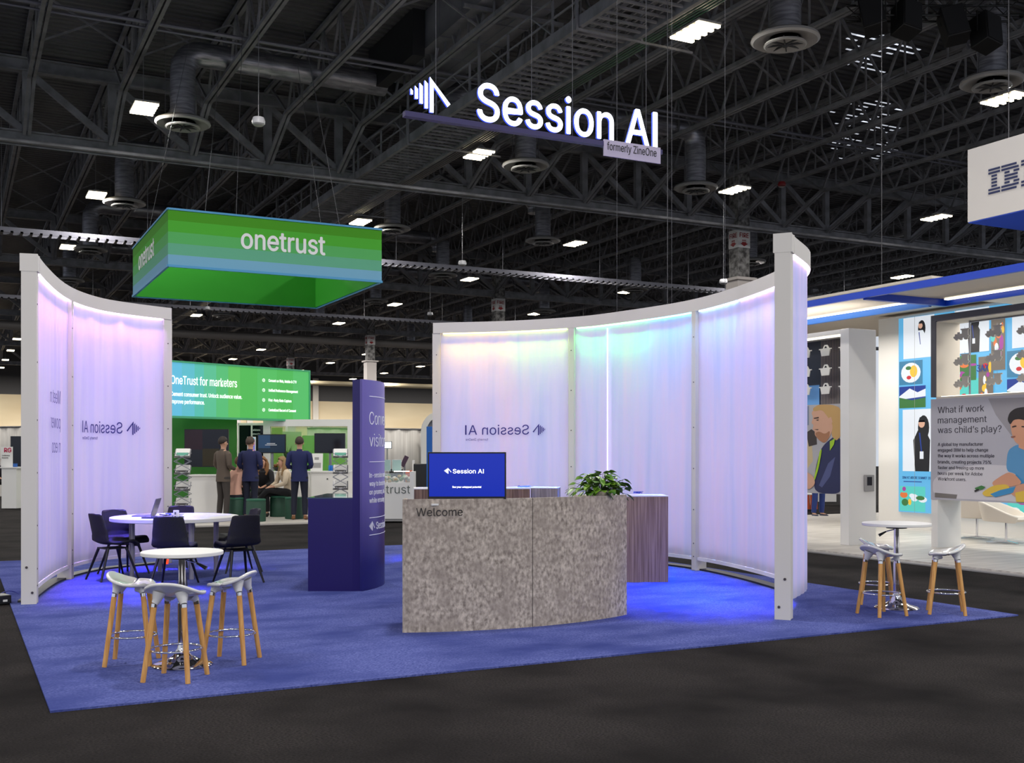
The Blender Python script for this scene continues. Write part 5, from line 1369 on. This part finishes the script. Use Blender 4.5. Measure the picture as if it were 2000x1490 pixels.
# ------------------------------------------------------------------ right-hand booth (blue canopy)
solo('raised_booth_floor', MB().box((11.15, 2.5, 0), (22, 19, .035)), M_flw, 'pale wood-look floor of the white booth at the right', 'booth floor')
solo('booth_floor_step', MB().box((11.02, 2.5, 0), (11.15, 19, .016)), mat('floor_edge_grey', (150, 148, 146), .5), 'thin grey edge ramp of the white booth floor', 'floor edge')
BZ = .035
UY = (0, -1, 0)
def px_to_Y(px, X):   # on plane X const
    lo, hi = -10, 60
    for _ in range(50):
        m_ = (lo+hi)/2
        if proj(X, m_, 1)[0] > px: lo = m_
        else: hi = m_
    return lo
def zX(px, py, X): Y = px_to_Y(px, X); return CAMH+(HOR-py)*proj(X, Y, 1)[2]/F
lightstrip = led('warm_strip', (255, 246, 224), 2.2)
# --- window wall with toy trains (plane X=13.0)
XW = 13.0; yE = px_to_Y(1818, XW); yN = 6.2
t = thing('window_display_wall', 'white display wall with cut-out trains above a printed child photo panel', 'display wall', (XW, yE, BZ))
zt_, zp, zb2 = zX(1818, 617, XW), zX(1818, 776, XW), zX(1818, 975, XW)
part('top_beam', MB().box((XW, yN, zt_-.09), (XW+.5, yE, zt_)), mat('grey_face', (84, 84, 92), .6), t, world=True)
part('end_frame', MB().box((XW, yE-.09, zp), (XW+.5, yE, zt_-.09)), mat('grey_face', (84, 84, 92), .6), t, world=True)
part('inner_return', MB().box((XW+.01, yE-.1, zp), (XW+.5, yE-.09, zt_-.1)).box((XW+.02, yN, zt_-.1), (XW+.5, yE-.1, zt_-.09)), M_cream, t, world=True)
part('sill', MB().box((XW, yN, zp-.03), (XW+.5, yE-.1, zp)), M_cream, t, world=True)
part('sill_light', MB().box((XW+.06, yN, zp+.001), (XW+.09, yE-.14, zp+.012)), lightstrip, t, world=True)
part('panel_body', MB().box((XW, yN, zb2), (XW+.5, yE, zp-.03)), mat('photo_panel_grey', (176, 174, 182), .6), t, world=True)
part('corner_post', MB().box((XW+.01, yE-.12, BZ), (XW+.5, yE, zb2)), M_white, t, world=True)
part('tube_frame', MB().tube([(XW+.3, yE-.45, zp), (XW+.3, yE-.45, zt_-.1)], .014, 8).tube([(XW+.3, yE-.45, zt_-.12), (XW+.3, yN, zt_-.12)], .014, 8), M_steelrod, t, world=True)
pf = flat((XW, yE, zb2), UY); PWd = yE-yN; PH = zp-zb2-.03
def PXY(px, py):  # photo pixel -> panel coordinates
    return (yE-px_to_Y(px, XW), zX(px, py, XW)-zb2)
def soft(P):      # rounds the corners of printed organic shapes
    if len(P) < 6: return P
    for _ in range(3):
        Q = []
        for i in range(len(P)):
            a, b = P[i], P[(i+1) % len(P)]; Q += [(a[0]*.8+b[0]*.2, a[1]*.8+b[1]*.2), (a[0]*.2+b[0]*.8, a[1]*.2+b[1]*.8)]
        P = Q
    return P
def poly(pts): return soft([PXY(*p) for p in pts])
cols = [(176, 174, 182), (204, 200, 204), (118, 112, 108), (34, 28, 28), (208, 150, 118), (86, 146, 190), (222, 186, 70), (60, 140, 190), (150, 146, 150), (60, 120, 60), (230, 222, 214), (150, 94, 72)]
cm = [mat('child_print_%d' % i, c, .55) for i, c in enumerate(cols)]
L_ = [(8, poly([(1930, 778), (2040, 775), (2040, 870), (1975, 850), (1945, 810)])), (1, poly([(1822, 930), (1900, 905), (2060, 915), (2060, 985), (1960, 978), (1822, 972)])), (2, poly([(1826, 962), (1870, 966), (1868, 974), (1826, 971)])),
      (5, poly([(1968, 880), (1985, 868), (2020, 866), (2060, 880), (2060, 960), (2000, 950), (1985, 925), (1965, 920)])), (7, poly([(1985, 925), (2000, 940), (2003, 952), (1980, 938)])),
      (4, poly([(1972, 815), (1976, 845), (1982, 862), (1990, 868), (2004, 868), (2012, 850), (2012, 810), (1980, 806)])), (4, poly([(1990, 862), (2004, 862), (2004, 880), (1990, 874)])),
      (3, poly([(1968, 820), (1972, 806), (1984, 797), (2005, 794), (2030, 800), (2040, 840), (2018, 850), (2012, 824), (1992, 818), (1980, 820), (1974, 830)])),
      (11, poly([(1978, 832), (1984, 830), (1984, 833), (1978, 835)])), (3, poly([(1977, 833), (1986, 831), (1986, 833), (1978, 835)])), (11, poly([(1975, 852), (1984, 851), (1984, 854), (1976, 855)])), (3, poly([(1996, 832), (2006, 832), (2005, 835), (1996, 834)])),
      (4, poly([(1982, 925), (2000, 945), (1965, 952), (1942, 950), (1938, 942), (1955, 930), (1970, 922)])), (4, poly([(1994, 945), (2030, 940), (2030, 965), (1996, 975), (1975, 966), (1978, 952)])),
      (6, poly([(1918, 962), (1940, 948), (1968, 945), (1975, 955), (1950, 968), (1925, 970)])), (7, poly([(1935, 965), (1955, 957), (1985, 950), (1980, 962), (1945, 971)])), (6, poly([(1984, 962), (2010, 956), (2050, 962), (2050, 982), (1986, 980)])), (9, poly([(1905, 953), (1918, 948), (1926, 951), (1920, 956), (1908, 957)])), (3, poly([(1904, 958), (1912, 954), (1914, 957), (1906, 961)]))]
pc = [c for c in t.children if c.name.startswith('panel_body')][0]
art(pc, 'child_photo_print', pf, L_, cm, base=.001, step=.0008, label='printed photo of a dark-haired child in a blue shirt playing with yellow toys')
mb = MB()
for s_, y_, x1_ in (('What if work', 807, 1922), ('management', 827, 1927), ("was child\u2019s play?", 846, 1956)):
    a_ = PXY(1832, y_); b_ = PXY(x1_, y_); put_text(mb, s_, pf, a_[0], a_[1], .094, b_[0]-a_[0], -.006, .004)
for s_, y_, x1_ in (('A global toy manufacturer', 871, 1920), ('engaged IBM to help change', 882, 1930), ('the way it works across multiple', 893, 1942), ('brands, creating projects 75%', 905, 1936), ('faster and freeing up more', 916, 1922), ('hours per week for Adobe', 927, 1919), ('Workfront users.', 938, 1887)):
    a_ = PXY(1832, y_); b_ = PXY(x1_, y_); put_text(mb, s_, pf, a_[0], a_[1], .047, b_[0]-a_[0], 0, .004)
part('lettering', mb, mat('charcoal_ink', (50, 46, 56), .6), pc, world=True, smooth=False)
# trains
def train_poly(): return [(.0, .05), (.03, .0), (.06, .03), (.09, .0), (.12, .03), (.135, .05), (.15, .0), (.19, .0), (.215, .06), (.215, .075), (.2, .08), (.2, .19), (.22, .19), (.22, .215), (.10, .215), (.10, .19), (.115, .19), (.115, .12), (.085, .12), (.085, .155), (.055, .155), (.055, .12), (.02, .12), (.02, .08), (0, .07)]
TSX, TSZ = 1.3, .74
M_train = mat('train_grey', (176, 172, 166), .6)
XT = XW+.22; tp = None
for r_ in range(3):
    for c_ in range(3):
        px, py = (1862, 1924, 1985)[c_], [[665, 714, 757], [659, 707, 752], [653, 700, 746]][c_][r_]
        Y = px_to_Y(px, XT); z = zX(px, py, XT)
        lb = 'grey cut-out toy train in the display window, %s row, %s from the left' % (('top', 'middle', 'bottom')[r_], ORD[c_])
        if tp is None:
            tp = thing('toy_train_cutout', lb, 'cut-out', (XT, Y, z), 0, 'toy train cut-outs')
            body = MB(); P_ = [(a*TSX, b*TSZ) for a, b in train_poly()]; body.prism(P_, lambda a, b: (0, -a, b), lambda a, b: (.015, -a, b)); part('train_silhouette', body, M_train, tp, smooth=False)
            for wx in (.058, .135, .22): part('wheel', MB().lathe([(.001, -.011), (.026, -.011), (.026, .011), (.001, .011)], n=20) if False else MB().tube([(-.004, -wx, .016), (.019, -wx, .016)], .022, 16), M_train, tp)
            part('hanging_wire', MB().bar((.007, -.2, .155), (.007, -.2, .19), .003), M_steelrod, tp)
        else: copy_tree(tp, (XT, Y, z), 0, lb, 'toy train cut-outs')
# --- poster wall with baskets (plane X=12.1)
XB = 12.1; y0 = px_to_Y(1656, XB)
t = thing('poster_display_wall', 'white display wall with cut-out baskets above a photo of a bearded man', 'display wall', (XB, y0, BZ))
yF = y0+2.6; ztB = zX(1656, 641, XB); zw0, zw1 = zX(1650, 787, XB), zX(1650, 658, XB); zpb = zX(1650, 966, XB)
part('end_column', MB().box((XB, y0-.02, BZ), (XB+.56, y0+.16, ztB)), M_white, t, world=True, bev=.004)
part('top_beam', MB().box((XB, y0+.16, zw1+.06), (XB+.56, yF, ztB)), M_white, t, world=True)
part('beam_light', MB().box((XB+.06, y0+.17, zw1+.035), (XB+.14, yF, zw1+.055)), lightstrip, t, world=True)
pb = part('photo_panel', MB().box((XB+.04, y0+.16, zpb), (XB+.3, yF, zw0)), mat('poster_base', (150, 146, 150), .5), t, world=True)
part('far_column', MB().box((XB, yF, BZ), (XB+.56, yF+.18, ztB)), M_white, t, world=True)
bk_ = part('window_back', MB().box((XB+.5, y0+.16, zw0), (XB+.54, yF, zw1+.06)), mat('window_back_navy', (30, 40, 62), .6), t, world=True)
part('sill_light', MB().box((XB+.4, y0+.17, zw0+.005), (XB+.43, yF, zw0+.02)), lightstrip, t, world=True)
bf = flat((XB+.5, yF, zw0), UY); Wd_ = yF-y0-.16; H_ = zw1-zw0+.06
lay = [(0, rect(Wd_-.42, 0, Wd_, H_))]+[(1, rect(Wd_-.95+.036*i, 0, Wd_-.95+.036*i+.016, H_)) for i in range(14)]+[(2, rect(Wd_-1.8, 0, Wd_-.98, .35))]
art(bk_, 'window_print', bf, lay, [mat('print_black', (16, 16, 20), .6), mat('print_stripe', (130, 118, 116), .6), mat('print_skyblue', (86, 140, 200), .6)], base=.002)
ppf = flat((XB+.04, yF, zpb), UY)
def QXY(px, py): return (yF-px_to_Y(px, XB+.04), zX(px, py, XB+.04)-zpb)
def qp(pts): return soft([QXY(*p) for p in pts])
Lq = [(0, qp([(1540, 792), (1650, 789), (1650, 965), (1540, 961)])), (1, qp([(1540, 850), (1585, 850), (1588, 900), (1570, 925), (1540, 930)])), (2, qp([(1575, 845), (1585, 838), (1595, 845), (1596, 868), (1580, 872)])),
      (8, qp([(1540, 795), (1580, 793), (1580, 830), (1540, 835)])),
      (3, qp([(1602, 880), (1612, 866), (1632, 850), (1643, 858), (1650, 880), (1650, 965), (1590, 963), (1592, 920)])), (7, qp([(1618, 905), (1632, 892), (1622, 930), (1606, 952), (1600, 948)])),
      (4, qp([(1585, 806), (1592, 798), (1606, 796), (1622, 800), (1630, 830), (1622, 852), (1612, 866), (1600, 858), (1592, 850), (1592, 842), (1587, 838), (1590, 830), (1585, 826), (1589, 815)])),
      (5, qp([(1592, 846), (1600, 842), (1612, 848), (1622, 840), (1620, 856), (1610, 866), (1598, 858)])),
      (6, qp([(1588, 797), (1600, 790), (1625, 790), (1642, 796), (1646, 820), (1644, 850), (1634, 862), (1624, 850), (1628, 830), (1616, 812), (1606, 800), (1590, 804)])), (4, qp([(1617, 818), (1624, 814), (1627, 824), (1620, 832)])),
      (9, qp([(1590, 816), (1600, 814), (1600, 817), (1591, 818)])), (9, qp([(1594, 820), (1600, 819), (1599, 822)])), (9, qp([(1591, 838), (1600, 838), (1598, 840)])),
      (10, qp([(1602, 880), (1607, 876), (1600, 915), (1592, 940), (1590, 936), (1598, 905)])), (10, qp([(1622, 862), (1632, 856), (1630, 868), (1622, 880)])),
      (4, qp([(1560, 920), (1572, 918), (1590, 930), (1594, 945), (1580, 958), (1560, 940)])), (9, qp([(1560, 924), (1567, 921), (1570, 925), (1562, 929)]))]
pcol = [(176, 174, 176), (200, 180, 140), (60, 50, 48), (36, 40, 82), (210, 162, 134), (168, 116, 82), (196, 156, 96), (78, 84, 130), (120, 132, 156), (70, 50, 44), (160, 200, 40)]
art(pb, 'man_photo_print', ppf, Lq, [mat('man_print_%d' % i, c, .5) for i, c in enumerate(pcol)], base=.002, step=.0008, label='printed photo of a bearded man in a dark blue jacket looking left')
bp_ = [(a*1.22, b*.84) for a, b in [(0, .12), (.02, .0), (.155, .0), (.175, .12), (.2, .12), (.2, .14), (.155, .14), (.125, .205), (.075, .205), (.045, .14), (-.025, .14), (-.025, .12)]]
XK = XB+.18; bt = None
for r_ in range(3):
    for c_ in range(3):
        px, py = (1564, 1602, 1640)[c_], [[700, 737, 772], [696, 734, 770], [692, 731, 768]][c_][r_]
        Y = px_to_Y(px, XK); z = zX(px, py, XK)
        lb = 'white cut-out shopping basket above the bearded man photo, %s row, %s from the left' % (('top', 'middle', 'bottom')[r_], ORD[c_])
        if bt is None:
            bt = thing('basket_cutout', lb, 'cut-out', (XK, Y, z), 0, 'shopping basket cut-outs')
            part('basket_silhouette', MB().prism(bp_, lambda a, b: (0, -a, b), lambda a, b: (.015, -a, b)), mat('basket_white', (222, 220, 214), .6), bt, smooth=False)
            part('handle_gap', MB().prism([(.092, .122), (.152, .122), (.132, .151), (.112, .151)], lambda a, b: (-.0015, -a, b), lambda a, b: (-.0005, -a, b)), mat('print_black', (16, 16, 20), .6), bt, smooth=False)
            part('hanging_wire', MB().bar((.007, -.12, .17), (.007, -.12, .2), .003), M_steelrod, bt)
        else: copy_tree(bt, (XK, Y, z), 0, lb, 'shopping basket cut-outs')
# intercom panel
X, Y = XB+.56-.13, y0-.025; z = zX(1656, 960, XB)
t = thing('wall_control_panel', 'small silver control panel with a dark screen on the white column end', 'control panel', (X, Y, z))
part('housing', MB().box((-.13, -.03, 0), (.06, .0, .25)), M_diff, t, bev=.005); part('touch_screen', MB().box((-.09, -.033, .09), (.01, -.0305, .22)), M_screenblk, t)
# --- LED wall (plane X=15.8)
XL = 15.8; yl0 = px_to_Y(1716, XL); ylN = 6.0
t = thing('led_media_wall', 'white wall with a tall glowing light blue screen of people and food pictures', 'screen wall', (XL, yl0, BZ))
part('wall_body', MB().box((XL, ylN, BZ), (XL+.3, yl0, 4.0)), M_white, t, world=True)
yS = px_to_Y(1759, XL); zs0, zs1 = zX(1762, 999, XL), 3.95
skyb = mat('screen_sky_blue', (60, 110, 140), .4, emit=(96, 182, 232), es=.72)
ls = part('led_screen', MB().box((XL-.05, ylN+.1, zs0), (XL, yS, zs1)), skyb, t, world=True)
sf = flat((XL-.05, yS, zs0), UY); SW, SHH = yS-ylN-.1, zs1-zs0
pal = [(236, 242, 250), (24, 24, 30), (226, 176, 150), (206, 40, 52), (60, 120, 60), (250, 200, 60), (60, 130, 170), (170, 60, 160), (30, 60, 150), (120, 110, 100), (90, 210, 200), (230, 120, 60)]
pm = [mat('screen_tile_%d' % i, tuple(v*.5 for v in c), .4, emit=c, es=.74) for i, c in enumerate(pal)]
lay = []; rl = random.Random(12)
def tile_person(x, y, w, h, coat):
    lay.append((0, rect(x, y, x+w, y+h))); cx_ = x+w*.56; q = h; e = 1.9*h
    lay.append((1, ell(cx_+.02*e, y+.70*q, .06*e, .2*q))); lay.append((coat, [(cx_-.07*e, y), (cx_+.08*e, y), (cx_+.09*e, y+.5*q), (cx_+.04*e, y+.66*q), (cx_-.04*e, y+.66*q), (cx_-.09*e, y+.5*q)]))
    lay.append((2, ell(cx_, y+.77*q, .034*e, .07*q))); lay.append((1, [(cx_-.036*e, y+.79*q), (cx_-.02*e, y+.87*q), (cx_+.02*e, y+.87*q), (cx_+.036*e, y+.79*q), (cx_+.03*e, y+.82*q), (cx_-.03*e, y+.82*q)]))
    lay.append((8, [(cx_-.03*e, y+.62*q), (cx_-.015*e, y+.62*q), (cx_+.005*e, y+.3*q), (cx_-.005*e, y+.3*q)])); lay.append((0, rect(cx_-.02*e, y+.2*q, cx_+.02*e, y+.32*q)))
def tile_food(x, y, w, h, kind):
    lay.append(((6, 9, 10, 4)[kind % 4], rect(x, y, x+w, y+h)))
    if kind == 0:
        lay.append((0, ell(x+w*.5, y+h*.5, w*.42, h*.42))); lay.append((5, ell(x+w*.62, y+h*.55, w*.16, h*.25))); lay.append((3, ell(x+w*.42, y+h*.3, w*.1, h*.08))); lay.append((4, ell(x+w*.4, y+h*.7, w*.12, h*.08)))
    else:
        for i in range(9):
            a_, b_ = rl.uniform(.1, .9), rl.uniform(.1, .9); lay.append((rl.choice((3, 5, 11, 7, 4, 0, 10)), ell(x+w*a_, y+h*b_, w*rl.uniform(.06, .2), h*rl.uniform(.05, .15), 10)))
def tile_land(x, y, w, h):
    lay.append((8, rect(x, y, x+w, y+h))); lay.append((0, [(x, y+h*.55), (x+w*.4, y+h*.9), (x+w*.7, y+h*.7), (x+w, y+h*.85), (x+w, y+h*.5), (x, y+h*.4)])); lay.append((4, [(x, y), (x+w, y), (x+w, y+h*.45), (x+w*.5, y+h*.35), (x, y+h*.5)]))
xx = 0.0; i = 0
while xx < SW-1.1:
    tile_food(xx+.03, .02, .6, .46, 2+i%2); lay.append((8, rect(xx+.12, .56, xx+.55, .575)))
    tile_person(xx+.1, .76, .8, 1.14, (1, 6, 1, 3)[i % 4])
    tile_land(xx+.02, 1.93, .62, .4) if i % 2 == 0 else tile_food(xx+.02, 1.93, .62, .46, 2)
    tile_food(xx+.02, 2.36, .55, .44, 0 if i % 2 == 0 else 3)
    if i % 2: tile_food(xx+.62, 1.95, .3, .8, 1)
    tile_person(xx+.12, 2.84, .72, .76, (0, 1, 6, 1)[i % 4])
    if i: tile_food(xx+.88, 2.5, .28, .9, i)
    lay.append((3, ell(xx+.98, .9, .12, .05))); lay.append((10, ell(xx+1.0, 1.3, .08, .1))); lay.append((5, ell(xx+.96, 1.5, .06, .06)))
    xx += 1.18; i += 1
art(ls, 'screen_images', sf, lay, pm, base=.001, step=.0002, label='tiles of standing people, food and landscapes')
mb = MB(); sf3 = lambda a, b, z=0: sf(a, b, z+.03)
for k in range(4): put_text(mb, 'IBM AT ADOBE SUMMIT 2023', sf3, .12+1.18*k, .62, .045, .72, .01, .003)
for k in range(1, 5): put_text(mb, '3AX', sf3, .60+1.18*k, 2.5, .11, .24, .03, .003)
part('screen_caption', mb, mat('screen_navy', (24, 60, 130), .5), ls, world=True, smooth=False)
part('panel_seams', MB().box((XL-.101, yS-.43, zs0), (XL-.1, yS-.425, zs1)).box((XL-.101, yS-1.35, zs0), (XL-.1, yS-1.345, zs1)), M_diff, ls, world=True)
# --- canopy
XA = 11.6
t = thing('booth_canopy', 'large canopy with royal blue edges and cream underside over the white booth', 'canopy', (XA, 11.6, 3.6))
zc = zX(1562, 602.7, XA); zc2 = zX(1562, 590.5, XA)
part('outer_fascia', MB().box((XA, 2.5, zc), (XA+.06, 19, zc2)), M_ibmblue, t, world=True)
part('soffit', MB().box((XA+.06, 11.75, zc+.08), (13.0, 19, zc+.1)), M_cream, t, world=True)
part('soffit', MB().box((XA+.06, 2.5, zc+.08), (13.24, 11.6, zc+.1)), M_cream, t, world=True)
part('inner_fascia', MB().box((13.0, 11.7, zc-.03), (13.06, 19, zc+.1)), mat('blue_fascia_lit_tone', (60, 120, 214), .4), t, world=True)  # lighter blue: the light falling on this fascia is put into its colour
part('cross_fascia', MB().box((XA+.06, 11.6, zc-.02), (13.3, 11.68, zc+.09)), M_ibmblue, t, world=True)
part('inner_fascia', MB().box((13.24, 2.5, zc-.02), (13.3, 11.6, zc+.09)), M_ibmblue, t, world=True)
part('soffit', MB().box((13.3, 2.5, zc+.1), (18.5, 11.6, zc+.14)), M_cream, t, world=True)
part('soffit', MB().box((13.06, 11.7, zc+.4), (18.5, 19, zc+.44)), M_cream, t, world=True)
part('cove_light', MB().box((12.9, 11.8, zc+.055), (12.96, 19, zc+.075)), lightstrip, t, world=True)
part('cove_light', MB().box((13.1, 2.6, zc+.05), (13.18, 11.5, zc+.07)), lightstrip, t, world=True)
for xq in (12.0, 17.5):
    for yq in (4.5, 17): part('support_wire', MB().bar((xq, yq, zc+.3), (xq, yq, 13.5), .01), M_wire, t, world=True)
area('booth_fill_light', (14.5, 9.5, 3.6), 2, 130, (1, .94, .86), sy=4)  # unseen area lights added to brighten the booth walls
area('booth_fill_light', (12.4, 14.5, 3.5), .8, 50, (1, .94, .86), sy=4)
area('booth_fill_light', (14.4, 14.3, 3.7), 1.6, 110, (1, .94, .86), sy=4)
# --- hanging box sign with striped letters
XI = 17.0; yi = px_to_Y(1890, XI); zi0, zi1 = zX(1890, 434, XI), zX(1890, 293, XI)
t = thing('hanging_box_sign', 'white hanging box sign with striped blue letters at the right edge', 'hanging sign', (XI, yi, zi0))
bx = part('sign_body', MB().box((XI, yi-4.5, zi0), (XI+4.5, yi, zi1)), mat('sign_white_cloth', (214, 210, 208), .8), t, world=True)
part('underside', MB().box((XI+.01, yi-4.49, zi0-.02), (XI+4.49, yi-.01, zi0-.001)), M_ibmblue, t, world=True)
sf2 = flat((XI, yi, zi0), UY); mb = MB(); hgt = .49; b0 = zX(1932, 380, XI)-zi0+.0; x0 = yi-px_to_Y(1931, XI)
def seg(xa, xb, row):
    xa, xb = x0+(xa-x0)*.56, x0+(xb-x0)*.56
    z_ = b0+hgt*(row/8); mb.prism([(xa, z_), (xb, z_), (xb, z_+hgt/8*.58), (xa, z_+hgt/8*.58)], lambda a, b: sf2(a, b, 0), lambda a, b: sf2(a, b, .01))
for r_ in range(8):
    seg(x0, x0+.44, r_) if r_ in (0, 1, 6, 7) else seg(x0+.12, x0+.32, r_)
    bx0 = x0+.5
    if r_ in (0, 1, 6, 7): seg(bx0, bx0+(.56 if r_ in (0, 7) else .64), r_)
    elif r_ in (3, 4): seg(bx0+.12, bx0+.6, r_)
    else: seg(bx0+.12, bx0+.3, r_); seg(bx0+.46, bx0+.66, r_)
    mx0 = x0+1.24
    if r_ in (0, 1): seg(mx0, mx0+.3, r_); seg(mx0+.62, mx0+.92, r_)
    else: seg(mx0+(.12 if r_ < 6 else 0), mx0+.3+.03*(r_-2), r_); seg(mx0+.62-.03*(r_-2), mx0+.92-(.12 if r_ < 6 else 0), r_)
part('striped_letters', mb, mat('deep_ibm_blue', (14, 30, 84), .6), bx, world=True, smooth=False, label='striped dark blue letters cut off by the picture edge')
part('rigging_cables', MB().bar((XI+.5, yi-.5, zi1), (XI+.5, yi-.5, 13.2), .012).bar((XI+.5, yi-4, zi1), (XI+.5, yi-4, 13.2), .012), M_wire, t, world=True)
# --- lounge chairs
def lounge(px, d, rz, label):
    X, Y = W(px, d); t = thing('lounge_chair', label, 'armchair', (X, Y, BZ), rz, 'white lounge chairs')
    def fn(u, v):
        a = PI*(1.5*v-.25); r = .30+.02*math.cos(3*a); z = .36+.34*u**1.3*(.55+.45*math.sin(a)); k = 1+.25*u
        return (r*k*math.cos(a)*1.05, r*k*math.sin(a)*.9, z)
    mb = MB().grid(fn, 8, 24); part('shell', mb, mat('lounge_white', (224, 216, 204), .55), t, solid=.05, subd=1)
    part('seat_cushion', MB().lathe([(.001, .33), (.26, .34), (.31, .38), (.28, .42), (.001, .43)], n=24), mat('lounge_white', (224, 216, 204), .55), t)
    part('swivel_stem', MB().tube([(0, 0, .03), (0, 0, .33)], .02, 12), M_chrome, t)
    mb = MB()
    for k in range(4): a = PI/4+k*PI/2; mb.bar((0, 0, .035), (.32*math.cos(a), .32*math.sin(a), .012), .035, .018)
    part('star_base', mb, M_chrome, t)
lounge(1908, 17.9, YAW+2.6, 'white swivel lounge chair right of the white corner post')
lounge(1965, 17.0, YAW+.9, 'white swivel lounge chair at the right edge with its low curved back to us')
# things glimpsed under the poster wall
X, Y = W(1573, 27); t = thing('orange_side_cabinet', 'orange cabinet glimpsed below the photo of the bearded man', 'cabinet', (X, Y, 0), YAW)
part('cabinet_body', MB().box((-.4, 0, .05), (.3, .5, .85)), mat('orange_lacquer', (200, 84, 30), .5), t); part('cabinet_feet', MB().box((-.36, .04, 0), (-.3, .1, .05)).box((.2, .04, 0), (.26, .1, .05)), M_chrome, t)
X, Y = W(1573, 26.4); t = thing('wire_leg_chair', 'white chair with thin chrome legs in front of the orange cabinet', 'chair', (X, Y, 0), YAW)
part('seat', MB().box((-.2, -.2, .43), (.2, .2, .46)), M_white, t, bev=.01); part('backrest', MB().box((-.2, .18, .46), (.2, .21, .8)), M_white, t, bev=.01)
for q in ((-.17, -.17), (.17, -.17), (-.17, .17), (.17, .17)): part('leg', MB().tube([(q[0]*.8, q[1]*.8, .43), (q[0], q[1], 0)], .009, 8), M_chrome, t)
hperson(1598, 24.5, 'person in blue trousers standing behind the bearded man photo, only the legs showing', standing(stance=.1), (40, 50, 90), (30, 50, 110), (20, 30, 60), (50, 40, 36), rz=.4, z=0)
X, Y = W(1640, 30); t = thing('dark_display_wall', 'dark display wall far behind the poster wall, seen under its edge', 'display wall', (X, Y, 0), YAW)
part('panel', MB().box((-1.1, 0, .05), (.9, .2, 2.4)), M_dkgrey, t); part('white_panel', MB().box((-.6, -.03, .1), (-.1, 0, 1.2)), M_white, t)
